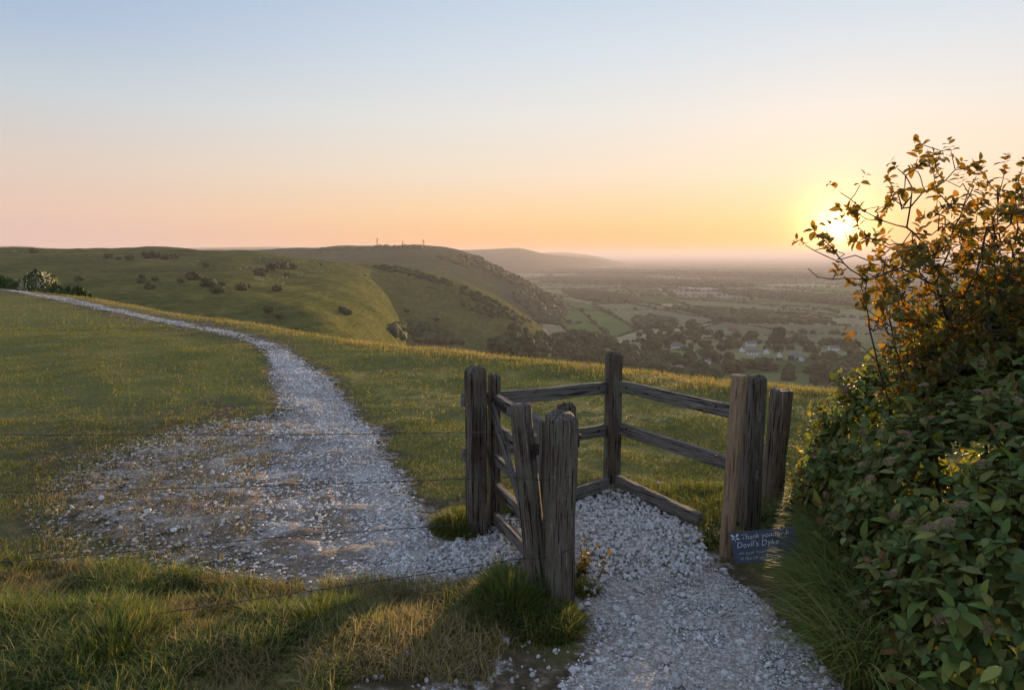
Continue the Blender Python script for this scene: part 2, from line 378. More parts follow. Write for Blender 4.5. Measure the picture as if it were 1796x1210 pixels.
def chalk_mask(x, y, z):
    u, v = project(x, y, z)
    scale = np.maximum(y, 2.0)
    n = (fbm(x*2.6, y*2.6, 5, 0.6)-0.5)
    w = 85.0/np.maximum(y/4.5, 0.6); jit = n*110.0/np.maximum(y/4.5, 0.6)          # blend width in pixels
    vis = (y > 0.4)
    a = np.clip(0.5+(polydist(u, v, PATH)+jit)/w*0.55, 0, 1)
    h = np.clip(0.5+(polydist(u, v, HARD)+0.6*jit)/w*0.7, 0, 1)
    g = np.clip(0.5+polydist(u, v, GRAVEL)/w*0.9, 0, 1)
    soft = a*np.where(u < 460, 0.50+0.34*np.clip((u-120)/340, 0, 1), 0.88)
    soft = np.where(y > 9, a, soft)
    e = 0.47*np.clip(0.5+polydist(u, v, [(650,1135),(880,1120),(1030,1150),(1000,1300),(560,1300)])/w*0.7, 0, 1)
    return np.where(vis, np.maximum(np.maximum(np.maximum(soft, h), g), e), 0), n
def axis(core, fine, lo, hi, g):
    a = [core[0]]; s = fine
    while a[0] > lo: a.insert(0, a[0]-s); s *= g
    b = list(np.arange(core[0], core[1], fine)); s = fine; b.append(core[1])
    while b[-1] < hi: b.append(b[-1]+s); s *= g
    return np.array(a[:-1]+b)
def build_ground():
    xs = axis((-4.2, 3.6), 0.04, -700, 700, 1.055); ys = axis((2.2, 8.0), 0.04, -60, 700, 1.05)
    X, Y = np.meshgrid(xs, ys); Z = ground_z(X, Y)
    ch, n = chalk_mask(X, Y, np.zeros_like(X))
    rel = fbm(X*9, Y*9, 3)-0.5
    Z = Z+np.where((np.abs(X) < 8) & (Y < 12) & (Y > 1), (0.035*rel)*sstep(0.3, 0.7, ch)+0.02*rel, 0)
    dry = np.clip(sstep(0.02, 0.45, ch+0.5*n)*0.95, 0, 1)
    # worn places by eye: left edge of the stony patch and the corner at the bottom
    u, v = project(X, Y, np.zeros_like(X))
    dry = np.maximum(dry, 0.8*np.clip(0.5+polydist(u, v, [(0,780),(120,740),(330,740),(330,800),(120,1000),(0,960)])/90, 0, 1)*(Y > 1))
    dry = np.maximum(dry, 0.9*np.clip(0.5+polydist(u, v, [(640,1130),(900,1120),(1060,1160),(1000,1260),(600,1260)])/90, 0, 1)*(Y > 1))
    earth = 1-0.78*np.maximum(np.clip(0.5+polydist(u, v, HARD)/120, 0, 1), np.clip(0.5+polydist(u, v, GRAVEL)/60, 0, 1))
    ny, nx = X.shape
    V = np.stack([X, Y, Z], -1).reshape(-1, 3)
    idx = np.arange(ny*nx).reshape(ny, nx)
    F = np.stack([idx[:-1,:-1], idx[:-1,1:], idx[1:,1:], idx[1:,:-1]], -1).reshape(-1, 4)
    cf = ch.ravel()[F].mean(1); isp = cf+0.25*n.ravel()[F].mean(1) > 0.5
    for nm, sel in (('ground', ~isp), ('chalk_path', isp)):
        f = F[sel]; used = np.unique(f); remap = np.zeros(len(V), int); remap[used] = np.arange(len(used))
        o = mesh_np(nm, V[used], remap[f], MAT_GROUND, smooth=True, kind='structure', attr={'chalk': ch.ravel()[used], 'dry': dry.ravel()[used], 'earth': earth.ravel()[used]})
        if nm == 'chalk_path': globals()['PATH_OBJ'] = o
build_ground()

# ------------------------------------------------------------------ hills, plain
def catmull(A, n):
    """resample array A (k, ...) along axis 0 to n samples with a Catmull-Rom spline"""
    k = len(A); t = np.linspace(0, k-1, n); i = np.clip(np.floor(t).astype(int), 0, k-2); f = t-i
    g = lambda j: A[np.clip(j, 0, k-1)]
    f = f.reshape(-1, *([1]*(A.ndim-1)))
    p0, p1, p2, p3 = g(i-1), g(i), g(i+1), g(i+2)
    return 0.5*((2*p1)+(-p0+p2)*f+(2*p0-5*p1+4*p2-p3)*f**2+(-p0+3*p1-3*p2+p3)*f**3)
def loft(name, rows, mat, nu, nv, rough, rs, kind='structure'):
    A = np.array([[list(P(u, v, d)) if d > 0 else [u, v, -d] for (u, v, d) in r] for r in rows])
    A = catmull(A, nv); A = catmull(A.transpose(1, 0, 2), nu).transpose(1, 0, 2)
    A[..., 2] += rough*(fbm(A[..., 0]/rs, A[..., 1]/rs, 4)-0.5)
    A[..., 2] = np.maximum(A[..., 2], -180.0)
    idx = np.arange(nu*nv).reshape(nv, nu)
    F = np.stack([idx[:-1,:-1], idx[:-1,1:], idx[1:,1:], idx[1:,:-1]], -1).reshape(-1, 4)
    V = A.reshape(-1, 3)
    o = mesh_np(name, V, F, mat, smooth=True, kind=kind)
    return o, BVHTree.FromPolygons([Vector(x) for x in V.tolist()], F.tolist())
def row(us, vs_, ds): return list(zip(us, vs_, ds))
def back(r, dd, dz):
    """a row behind r, dd metres further and dz metres lower"""
    out = []
    for (u, v, d) in r:
        p = P(u, v, d); k = (d+dd)/d
        q = Vector((p.x*k, p.y*k, p.z-dz))
        f = q.y*math.cos(PITCH)-(q.z-CAM_H)*math.sin(PITCH); up = q.y*math.sin(PITCH)+(q.z-CAM_H)*math.cos(PITCH)
        out.append((898+FPX*q.x/f, 605-FPX*up/f, q.y))
    return out
uA = [-420,-200,0,160,300,430,540,620,700,790,870,925,965]
uS = lambda c, d: uA[:6]+[uA[6]+d, c, uA[8]+d*0.5]+uA[9:]
crestA = row(uS(596, -20), [452,444,438,435,436,446,459,465,474,494,528,568,602], [820,830,840,850,860,880,900,930,1000,1040,1060,1090,1120])
r3 = row(uS(616, -12),    [462,455,452,450,452,462,474,482,505,528,555,585,608], [720,720,720,720,725,730,745,820,945,990,995,1010,1050])
r2 = row(uS(650, 14),    [490,486,486,484,488,496,510,522,545,565,585,602,616], [560,560,560,560,560,565,585,690,890,925,920,930,990])
r1 = row(uS(688, 40),    [530,525,523,522,528,540,555,572,592,605,612,618,626], [400,400,400,400,405,415,450,610,840,865,850,850,920])
r0 = row(uS(700, 50),    [610,610,612,615,625,640,650,655,650,645,638,640,645], [270,270,270,280,300,330,370,500,770,790,770,770,830])
rb = row(uA,     [900,880,860,850,840,830,800,780,740,730,730,725,715], [170,170,180,190,210,250,310,430,640,680,690,700,740])
HILL_A, BVH_A = loft('near_down', [rb, r0, r1, r2, r3, crestA, back(crestA, 150, 6), back(crestA, 500, 80), back(crestA, 800, 190)], MAT_DOWN, 260, 150, 13.0, 85.0)
uB = [200,330,430,540,640,740,800,860,910,960,995]
crestB = row(uB, [447,443,442,440,437.5,437,444,467,493,521,548], [2350,2350,2300,2280,2250,2230,2200,2150,2050,1960,1880])
b2 = row(uB,     [462,458,456,454,452,455,470,490,508,532,553], [1950,1950,1900,1880,1850,1830,1850,1880,1850,1820,1800])
b1 = row(uB,     [490,485,480,478,478,484,498,515,530,545,558], [1550,1550,1500,1480,1480,1500,1560,1640,1680,1700,1740])
b0 = row(uB,     [560,560,560,560,560,565,570,570,568,566,566], [1250,1250,1250,1250,1280,1320,1400,1500,1560,1620,1680])
uM = [560,640,700,760,830,880,920,955]
crestM = row(uM, [468,462,468,482,507,533,556,584], [1420,1420,1420,1410,1400,1390,1380,1370])
HILL_M, BVH_M = loft('middle_spur', [row(uM, [560,560,560,565,580,590,600,612], [1120,1120,1130,1150,1180,1200,1220,1240]), row(uM, [500,492,496,508,532,555,574,594], [1290,1290,1290,1290,1290,1290,1290,1300]), crestM, back(crestM, 120, 12), back(crestM, 420, 130), back(crestM, 600, 220)], MAT_DOWN, 120, 60, 16.0, 90.0)
HILL_B, BVH_B = loft('far_down', [b0, b1, b2, crestB, back(crestB, 300, 10), back(crestB, 1200, 240)], MAT_DOWN_FAR, 180, 110, 24.0, 190.0)
uC = [640,720,800,860,905,930,960,1010,1060,1110]
cC = row(uC, [444,441,440,439,437,441,448,452,458,476], [7600]*5+[7700,8300,9500,11500,14500])
HILL_C, BVH_C = loft('distant_down', [row(uC, [485]*10, [6000]*5+[6200,6800,8000,10000,13000]), row(uC, [458,456,455,454,453,457,462,464,465,467], [6800]*5+[6900,7500,8700,10700,13700]), cC, back(cC, 600, 20), back(cC, 2500, 300)], MAT_DOWN_FAR, 90, 30, 18.0, 500.0)
uD = [900,950,985,1020,1060,1120]
cD = row(uD, [448,444,443,446,453,470], [15000]*6)
loft('distant_hill', [row(uD, [470]*6, [13000]*6), cD, back(cD, 2500, 500)], MAT_DOWN_FAR, 40, 16, 10.0, 900.0)
uE = [-500,-200,-60,40,80,180,270,340,420,480,540,620,700]
cE = row(uE, [436,434,433,432,435,437,437,435.5,434,433.5,436,437,438], [9000]*13)
loft('distant_ridge', [row(uE, [465]*13, [7500]*13), cE, back(cE, 1500, 300)], MAT_DOWN_FAR, 120, 16, 14.0, 500.0)

PLAIN_Z = -150.0
def build_plain():
    # outer sheet to the horizon
    xs = axis((-9000, 9000), 1500, -90000, 90000, 1.25); ys = axis((0, 12000), 1500, -20000, 100000, 1.25)
    X, Y = np.meshgrid(xs, ys); n = X.shape; idx = np.arange(X.size).reshape(n)
    V = np.stack([X+400*(RNG.random(n)-0.5), Y+400*(RNG.random(n)-0.5), np.full(n, PLAIN_Z-2.5)], -1).reshape(-1, 3)
    F = np.stack([idx[:-1,:-1], idx[:-1,1:], idx[1:,1:], idx[1:,:-1]], -1).reshape(-1, 4)
    m, nt, b = newmat('far_plain'); L = nt.links; tc = node(nt, 'ShaderNodeTexCoord')
    mp = node(nt, 'ShaderNodeMapping'); mp.inputs['Rotation'].default_value = (0, 0, 0.3); L.new(tc.outputs['Object'], mp.inputs[0])
    vo = node(nt, 'ShaderNodeTexVoronoi'); vo.inputs['Scale'].default_value = 1/420.0; L.new(mp.outputs[0], vo.inputs['Vector'])
    sp = node(nt, 'ShaderNodeSeparateColor'); L.new(vo.outputs['Color'], sp.inputs[0])
    c = cramp(nt, sp.outputs[0], [(0,(0.035,0.042,0.018)),(0.3,(0.045,0.05,0.022)),(0.45,(0.10,0.11,0.05)),(0.7,(0.15,0.15,0.075)),(0.9,(0.24,0.21,0.13)),(1,(0.2,0.19,0.12))], 'CONSTANT').outputs[0]
    L.new(c, b.inputs['Base Color']); b.inputs['Roughness'].default_value = 1; b.inputs['Specular IOR Level'].default_value = 0
    mesh_np('plain', V, F, m, kind='structure')
    # near fields: a rotated, jittered patchwork
    nx, ny = 34, 46; cw, chh = 330.0, 270.0
    I, J = np.meshgrid(np.arange(nx+1), np.arange(ny+1))
    gx = (I-nx*0.36)*cw+150*(RNG.random(I.shape)-0.5); gy = 350+(J)*chh*(1+0.018*J)+120*(RNG.random(I.shape)-0.5)
    a = 0.16; GX = gx*math.cos(a)-gy*math.sin(a)*0.35; GY = gy+gx*math.sin(a)
    pal = np.array([[0.085,0.125,0.04],[0.11,0.145,0.05],[0.15,0.17,0.065],[0.20,0.20,0.09],[0.10,0.13,0.05],[0.26,0.235,0.125],[0.055,0.08,0.03]])
    Vs, Fs, Cs, edges = [], [], [], []
    k = 0
    for j in range(ny):
        for i in range(nx):
            q = [(GX[j,i],GY[j,i]),(GX[j,i+1],GY[j,i+1]),(GX[j+1,i+1],GY[j+1,i+1]),(GX[j+1,i],GY[j+1,i])]
            c = pal[RNG.integers(len(pal))]*(1.0+0.5*RNG.random())
            Vs += [(x, y, PLAIN_Z) for x, y in q]; Cs += [c]*4; Fs.append([k,k+1,k+2,k+3]); k += 4
            edges.append((q[0], q[1])); edges.append((q[0], q[3]))
    mesh_np('field_patchwork', np.array(Vs), np.array(Fs), MAT_FIELD, colors=np.array(Cs), kind='structure')
    return edges
EDGES = build_plain()
FIELDS = [([(985,522),(1040,540),(1085,560),(1118,580),(1080,592),(1000,585),(972,560)], (0.105,0.145,0.045)),
 ([(1040,534),(1130,531),(1215,549),(1262,563),(1200,576),(1120,574),(1080,556)], (0.16,0.165,0.085)),
 ([(1268,566),(1450,570),(1540,574),(1580,600),(1350,602),(1210,582)], (0.14,0.145,0.075)),
 ([(1150,607),(1225,620),(1240,632),(1160,626)], (0.11,0.15,0.045)),
 ([(945,497),(1090,500),(1112,516),(1005,516)], (0.14,0.16,0.07)),
 ([(1092,500),(1152,505),(1166,518),(1117,517)], (0.10,0.11,0.04)),
 ([(1162,506),(1400,520),(1420,529),(1185,521)], (0.23,0.20,0.13)),
 ([(1170,524),(1440,541),(1470,550),(1210,537)], (0.17,0.165,0.085)),
 ([(1480,556),(1640,565),(1660,580),(1500,572)], (0.2,0.18,0.11)),
 ([(1270,655),(1420,655),(1430,690),(1260,690)], (0.10,0.13,0.045)),
 ([(1190,503),(1250,505),(1248,509),(1195,508)], (0.32,0.29,0.22))]
def on_plain(u, v, z=PLAIN_Z): return G(u, v, z)
for i, (poly, c) in enumerate(FIELDS):
    V = np.array([list(on_plain(u, v, PLAIN_Z+0.8+0.05*i)) for u, v in poly])
    me = bpy.data.meshes.new('field'); me.from_pydata(V.tolist(), [], [list(range(len(V)))]); me.update()
    a = me.attributes.new('col', 'FLOAT_COLOR', 'POINT'); a.data.foreach_set('color', np.tile([c[0]*1.3, c[1]*1.3, c[2]*1.3, 1.0], len(V)).astype(np.float32))
    me.materials.append(MAT_FIELD); link('field', me, kind='structure')

# ------------------------------------------------------------------ the air
def build_haze():
    bm = bmesh.new(); bmesh.ops.create_cube(bm, size=1.0)
    lo = Vector((-95000, -25000, PLAIN_Z-32)); hi = Vector((95000, 105000, 155))
    for v in bm.verts: v.co = Vector(((lo.x+hi.x)/2+v.co.x*(hi.x-lo.x), (lo.y+hi.y)/2+v.co.y*(hi.y-lo.y), (lo.z+hi.z)/2+v.co.z*(hi.z-lo.z)))
    m = bpy.data.materials.new('haze_air'); m.use_nodes = True; nt = m.node_tree
    nt.nodes.remove(nt.nodes['Principled BSDF'])
    vol = node(nt, 'ShaderNodeVolumePrincipled'); vol.inputs['Color'].default_value = (0.78, 0.72, 0.76, 1)
    vol.inputs['Density'].default_value = 0.9e-4; vol.inputs['Anisotropy'].default_value = 0.14
    nt.links.new(vol.outputs[0], nt.nodes['Material Output'].inputs['Volume'])
    o = bm_obj('haze', bm, m, kind='stuff'); o['label'] = 'warm evening haze over the plain'; o['category'] = 'haze'
build_haze()

# ------------------------------------------------------------------ timber: kissing gate, posts, rails
def timber_mesh(L, w, t, shape='square', cap='flat', n=56, rings=26, crack=0.16, wob=0.006, seed=0, taper=0.0, z0=0.0, bands=()):
    rr = np.random.default_rng(seed)
    th = np.arange(n)/n*2*np.pi
    if shape == 'round': cx, cy = np.cos(th), np.sin(th)
    else:
        e = 0.13; cx = np.sign(np.cos(th))*np.abs(np.cos(th))**e; cy = np.sign(np.sin(th))*np.abs(np.sin(th))**e
        m = np.maximum(np.abs(cx), np.abs(cy)); cx, cy = cx/m, cy/m
        k = 1-0.05*(np.abs(np.sin(2*th))**8); cx, cy = cx*k, cy*k
    zs = list(np.linspace(z0, L, rings)); sc = [1.0]*rings
    for zb in bands:
        for dz, s in ((-0.006, 1.0), (0.0, 0.965), (0.006, 1.0)): zs.append(zb+dz); sc.append(s)
    o = np.argsort(zs); zs = [zs[i] for i in o]; sc = [sc[i] for i in o]
    if cap == 'peak':
        h = 0.22*w; zs += [L+0.35*h, L+0.75*h, L+1.0*h]; sc += [0.84, 0.52, 0.20]
    elif cap == 'dome':
        h = 0.30*w; zs += [L+0.45*h, L+0.8*h, L+1.0*h]; sc += [0.90, 0.66, 0.30]
    else:
        zs += [L+0.004, L+0.006, L+0.004]; sc += [0.965, 0.6, 0.25]
    ph = rr.random()*50
    V = []
    for z, s in zip(zs, sc):
        g = vnoise(th*4.3+ph, np.full(n, z*0.9+ph)); g2 = vnoise(th*9.1+ph+9, np.full(n, z*1.6))
        groove = crack*np.clip((g-0.68)/0.16, 0, 1)+0.7*crack*np.clip((g2-0.74)/0.14, 0, 1)
        groove = groove*(1.0 if s > 0.9 else 0.6)
        tp = 1-taper*z/max(L, 1e-3)
        ox = wob*2*(vnoise(np.array([z*2.5+ph]), np.array([1.0]))[0]-0.5); oy = wob*2*(vnoise(np.array([z*2.5+ph]), np.array([7.0]))[0]-0.5)
        x = cx*w/2*s*tp*(1-groove)+ox; y = cy*t/2*s*tp*(1-groove)+oy
        zz = np.full(n, z)+0.034*w/0.13*(vnoise(th*1.7+ph, np.full(n, 3.0+s*3))-0.5)*(z >= L)*(1 if cap != 'flat' else 0.3)
        V.append(np.stack([x, y, zz], -1))
    m = len(V); V = np.concatenate(V+[np.array([[0, 0, zs[-1]+0.001], [0, 0, zs[0]]])])
    i = np.arange(n); F = []
    for k in range(m-1): F.append(np.stack([k*n+i, k*n+(i+1)%n, (k+1)*n+(i+1)%n, (k+1)*n+i], -1))
    T = np.stack([(m-1)*n+i, (m-1)*n+(i+1)%n, np.full(n, m*n)], -1)
    B = np.stack([(i+1)%n, i, np.full(n, m*n+1)], -1)
    return V, [np.concatenate(F), np.concatenate([T, B])]
SEED = [100]
def timber(name, p0, p1, w, t, mat, parent=None, side=None, ends_round=False, **kw):
    """a bar of timber from p0 to p1; local z runs along it (the grain follows), local x points towards `side`"""
    SEED[0] += 1
    d = (p1-p0); L = d.length; z = d.normalized()
    s = Vector(side) if side is not None else Vector((1, 0, 0))
    y = z.cross(s).normalized(); x = y.cross(z).normalized()
    V, F = timber_mesh(L, w, t, seed=SEED[0], **kw)
    o = mesh_np(name, V, F, mat, smooth=True)
    M = Matrix((x, y, z)).transposed().to_4x4(); M.translation = p0
    if parent:
        o.parent = parent; M = Matrix.Translation(-parent.location) @ M if parent.rotation_euler[2] == 0 else M
    o.matrix_basis = M
    try:
        for p in o.data.polygons: pass
        o.data.set_sharp_from_angle(angle=R(38))
    except Exception: pass
    return o
def post(name, u, v, vtop, w, t, mat, yaw, cap, shape='square', parent=None, lean_u=None, below=0.35, ddepth=0.0, **kw):
    b = G(u, v); h = top_z(b, vtop)
    k = {'peak': 0.22*w, 'dome': 0.30*w}.get(cap, 0.0); 
    top = Vector((b.x, b.y, h-k))
    if lean_u is not None:
        q = P(lean_u, vtop, b.y+ddepth); top = Vector((q.x, q.y, q.z-k))
    d = (top-b).normalized()
    p0 = b-d*below
    return timber(name, p0, top, w, t, mat, parent, side=(math.cos(yaw), math.sin(yaw), 0), cap=cap, shape=shape, **kw)

# gate post that carries the gate
o = post('gate_post', 836, 934, 643, 0.135, 0.125, MAT_WOOD_DARK, R(-62), 'dome')
tag(o, 'dark square timber post with rounded top, hanging the small gate', 'post')

# the gate leaf
A0 = Vector((-0.135, 5.03, 0)); A1 = Vector((0.20, 4.12, 0)); gd = (A1-A0).normalized(); gn = Vector((gd.y, -gd.x, 0))
gate = empty('wooden_gate', A0); tag(gate, 'small grey wooden gate of five rails with diagonal brace, hung on dark post', 'gate')
timber('heel_stile', A0+Vector((0, 0, 0.02)), A0+Vector((0, 0, 1.155)), 0.085, 0.075, MAT_WOOD_DARK, gate, side=gd, cap='dome')
timber('latch_stile', A1+Vector((0, 0, 0.02)), A1+Vector((0, 0, 1.05)), 0.08, 0.07, MAT_RAIL, gate, side=gd, cap='flat')
for z, hgt in ((0.985, 0.10), (0.775, 0.075), (0.545, 0.075), (0.315, 0.078), (0.075, 0.085)):
    timber('gate_rail', A0+gd*0.02+Vector((0, 0, z)), A1+Vector((0, 0, z+0.01)), hgt, 0.045, MAT_RAIL, gate, side=(0, 0, 1), rings=14, crack=0.05)
timber('brace', A0+gd*0.06+gn*0.036+Vector((0, 0, 0.96)), A0+gd*0.66+gn*0.036+Vector((0, 0, 0.42)), 0.070, 0.026, MAT_RAIL, gate, side=(0, 0, 1), rings=12, crack=0.05)

# the enclosure of rails round the gate
cb = G(1073, 850); enc = empty('rail_enclosure', cb)
tag(enc, 'weathered two-rail wooden enclosure with tall corner post behind the gate', 'fence')
def post_in(parent, name, *a, **k):
    o = post(name, *a, **k); M = o.matrix_basis.copy(); o.parent = parent; o.matrix_basis = Matrix.Translation(-parent.location) @ M; return o
post_in(enc, 'corner_post', 1073, 852, 618, 0.125, 0.120, MAT_WOOD_DARK, R(12), 'dome')
end_post = post_in(enc, 'end_post', 1312, 925, 659, 0.125, 0.13, MAT_WOOD, R(20), 'dome')
for (a, b) in ((P(1064, 680, 5.95), P(812, 702, 4.99)), (P(1064, 752, 5.95), P(812, 797, 4.99))):
    timber('rail', b, a, 0.105, 0.045, MAT_RAIL, enc, side=(0, 0, 1), rings=26, crack=0.06, wob=0.008)
for (a, b) in ((P(1084, 677, 5.93), P(1336, 731, 4.93)), (P(1084, 750, 5.93), P(1331, 831, 4.93))):
    timber('rail', a, b, 0.105, 0.045, MAT_RAIL, enc, side=(0, 0, 1), rings=26, crack=0.06, wob=0.008)
for (a, b) in ((G(1004, 884), G(1064, 862)), (G(1082, 858), G(1226, 930))):
    timber('kick_board', a+Vector((0, 0, 0.055)), b+Vector((0, 0, 0.055)), 0.15, 0.05, MAT_RAIL, enc, side=(0, 0, 1), rings=12, crack=0.04)

# ironwork: strap hinges on the gate, bolts through the rails
def bar(name, parent, p, d, s, n):
    bm = bmesh.new(); bmesh.ops.create_cube(bm, size=1.0)
    x = Vector(d).normalized(); z = Vector((0, 0, 1)); y = z.cross(x).normalized()
    for vv in bm.verts: vv.co = x*vv.co.x*s[0]+y*vv.co.y*s[1]+z*vv.co.z*s[2]
    bmesh.ops.bevel(bm, geom=bm.edges[:], offset=min(s)*0.25, segments=1, affect='EDGES')
    o = bm_obj(name, bm, MAT_IRON, parent); o.location = Vector(p)-parent.location; return o
for z in (0.985, 0.315): bar('hinge_strap', gate, A0+gd*0.17+gn*0.028+Vector((0, 0, z)), gd, (0.34, 0.007, 0.036), 0)
def bolt(parent, p, d):
    bm = bmesh.new(); bmesh.ops.create_cone(bm, cap_ends=True, segments=6, radius1=0.011, radius2=0.010, depth=0.014)
    o = bm_obj('bolt', bm, MAT_IRON, parent); o.location = Vector(p)-parent.location; o.rotation_euler = Vector(d).to_track_quat('Z', 'Y').to_euler()
for (u, v, dd) in ((1098, 680, 5.83), (1098, 753, 5.83), (1255, 713, 5.14), (1255, 800, 5.14), (1050, 682, 5.85), (1050, 755, 5.85)): bolt(enc, P(u, v, dd), (-0.3, -1, 0))

# the other posts
o = post('round_post', 946, 1052, 710, 0.150, 0.150, MAT_WOOD, 0.2, 'flat', 'round', lean_u=914, ddepth=0.05, taper=0.16)
tag(o, 'leaning mossy round post bound with wire, left of the split square post', 'post')
front = empty('shutting_post', G(978, 1062)); tag(front, 'broad split square post with chipped peak top, nearest to the camera', 'post')
post_in(front, 'post_shaft', 980, 1064, 722, 0.155, 0.15, MAT_WOOD, R(14), 'peak', crack=0.16)
b = G(991, 1046); timber('post_backing', b-Vector((0, 0, 0.3)), Vector((b.x-0.003, b.y+0.055, top_z(b, 714)-0.02)), 0.105, 0.075, MAT_WOOD_DARK, front, side=(1, 0.15, 0), cap='dome')
def latch(parent, p, s):
    bm = bmesh.new()
    for (c, d) in (((0, 0, 0), (0.028, 0.05, 0.07)), ((0.018, -0.02, -0.035), (0.016, 0.03, 0.05)), ((0.03, 0.0, 0.0), (0.02, 0.07, 0.02))):
        r = bmesh.ops.create_cube(bm, size=1.0)
        for vv in r['verts']: vv.co = Vector((c[0]*s+vv.co.x*d[0], c[1]+vv.co.y*d[1], c[2]+vv.co.z*d[2]))
    bmesh.ops.bevel(bm, geom=bm.edges[:], offset=0.004, segments=2, affect='EDGES')
    o = bm_obj('iron_latch', bm, MAT_IRON, parent); o.location = p-parent.location; return o
latch(front, P(1008, 764, 3.86), 1.0); latch(front, P(941, 786, 3.87), -1.0)

o = post('round_post', 1273, 972, 659, 0.102, 0.102, MAT_PALE, 0.5, 'flat', 'round', lean_u=1296, crack=0.03, taper=0.02)
tag(o, 'pale tan round timber post behind the chalkboard sign', 'post')
o = post('round_post', 1353, 880, 684, 0.178, 0.178, MAT_WOOD, 0.9, 'flat', 'round', lean_u=1370, crack=0.05, bands=(0.78, 1.0, 0.5))
tag(o, 'short thick round stump post with wire grooves beside the bush', 'post')

# barbed wire
def tube(pts, r, n=5):
    pts = [Vector(p) for p in pts]; V = []; F = []
    for k, p in enumerate(pts):
        d = (pts[min(k+1, len(pts)-1)]-pts[max(k-1, 0)]).normalized(); a = d.orthogonal().normalized(); b2 = d.cross(a)
        rr = r[k] if hasattr(r, '__len__') else r
        for j in range(n): t = 2*math.pi*j/n; V.append(p+a*math.cos(t)*rr+b2*math.sin(t)*rr)
    for k in range(len(pts)-1):
        for j in range(n): F.append((k*n+j, k*n+(j+1)%n, (k+1)*n+(j+1)%n, (k+1)*n+j))
    return np.array([list(x) for x in V]), np.array(F)
def join(parts):
    V = []; F = {}; k = 0
    for v, f in parts:
        V.append(v)
        for ff in (f if isinstance(f, list) else [f]): F.setdefault(ff.shape[1], []).append(ff+k)
        k += len(v)
    return np.concatenate(V), [np.concatenate(x) for x in F.values()]
BARB = None
def wire(pts, sag, label, spacing=0.12, group='barbed wire strands left of the gate'):
    global BARB
    pts = [Vector(p) for p in pts]; fine = []
    for a, b in zip(pts[:-1], pts[1:]):
        n = max(2, int((b-a).length/0.012))
        for k in range(n):
            t = k/n; q = a.lerp(b, t); q.z -= sag*4*t*(1-t)*((b-a).length/3); fine.append(q)
    fine.append(pts[-1])
    base = pts[0]; strands = []
    for s in (0, math.pi):
        tw = []
        for k, q in enumerate(fine):
            d = (fine[min(k+1, len(fine)-1)]-fine[max(k-1, 0)]).normalized(); up = Vector((0, 0, 1)); nn = d.cross(up).normalized()
            a = s+k*0.55; tw.append(q+(up*math.cos(a)+nn*math.sin(a))*0.0014-base)
        strands.append(tube(tw, 0.0014, 4))
    V, F = join(strands); o = mesh_np('barbed_wire', V, F, MAT_WIRE, smooth=True); o.location = base
    tag(o, label, 'wire', group)
    acc = 0.0
    if BARB is None:
        parts = []
        for s in (-1, 1):
            c = [(0.004*s+0.0015*k/8, 0.0045*math.cos(k*1.1), 0.0045*math.sin(k*1.1)) for k in range(12)]
            parts.append(tube(c, 0.0011, 4)); parts.append(tube([(0.004*s, 0, 0), (0.006*s, 0.010*s, 0.012)], 0.0011, 4)); parts.append(tube([(0.004*s, 0, 0), (0.002*s, -0.010*s, -0.012)], 0.0011, 4))
        V, F = join(parts); b0 = mesh_np('barb', V, F, MAT_WIRE); BARB = b0.data; bpy.data.objects.remove(b0)
    for a, b in zip(fine[:-1], fine[1:]):
        acc += (b-a).length
        if acc > spacing:
            acc = 0; x = bpy.data.objects.new('barb', BARB); COL.objects.link(x); x.parent = o; x.location = b-base
            d = (b-a).normalized(); x.rotation_euler = (random.random()*6, 0, math.atan2(d.y, d.x))
    return o
RP = 3.775; FP = 3.70
wire([P(-420, 764, 3.9), P(0, 762, 3.82), P(890, 757, RP+0.06), P(921, 757, RP-0.02), P(938, 757, RP+0.02)], 0.01, 'uppermost barbed wire strand crossing the path to the round post', 0.14)
wire([P(-420, 878, 3.75), P(0, 863, 3.70), P(898, 836, RP+0.06), P(925, 839, RP-0.03), P(948, 842, RP), P(1002, 836, FP+0.01)], 0.01, 'second barbed wire strand from the top, crossing the stony path', 0.14)
wire([P(-420, 1010, 3.6), P(0, 985, 3.55), P(500, 940, 3.66), P(905, 911, RP+0.06), P(930, 913, RP-0.04), P(955, 912, RP-0.01), P(1005, 902, FP+0.01)], 0.012, 'third barbed wire strand from the top, low over the path', 0.14)
wire([P(-420, 1165, 3.3), P(0, 1113, 3.3), P(500, 1042, 3.52), P(915, 979, RP+0.05), P(935, 980, RP-0.04), P(960, 977, RP-0.02), P(1003, 962, FP+0.01)], 0.01, 'lowest barbed wire strand, running through the long grass', 0.14)
wire([P(1372, 716, 5.50), P(1480, 712, 5.3), P(1700, 705, 5.0)], 0.01, 'upper wire strand between the stump post and the bush', 0.16, 'wire strands right of the stump post')
wire([P(1368, 782, 5.50), P(1480, 782, 5.3), P(1700, 780, 5.0)], 0.01, 'lower wire strand between the stump post and the bush', 0.16, 'wire strands right of the stump post')

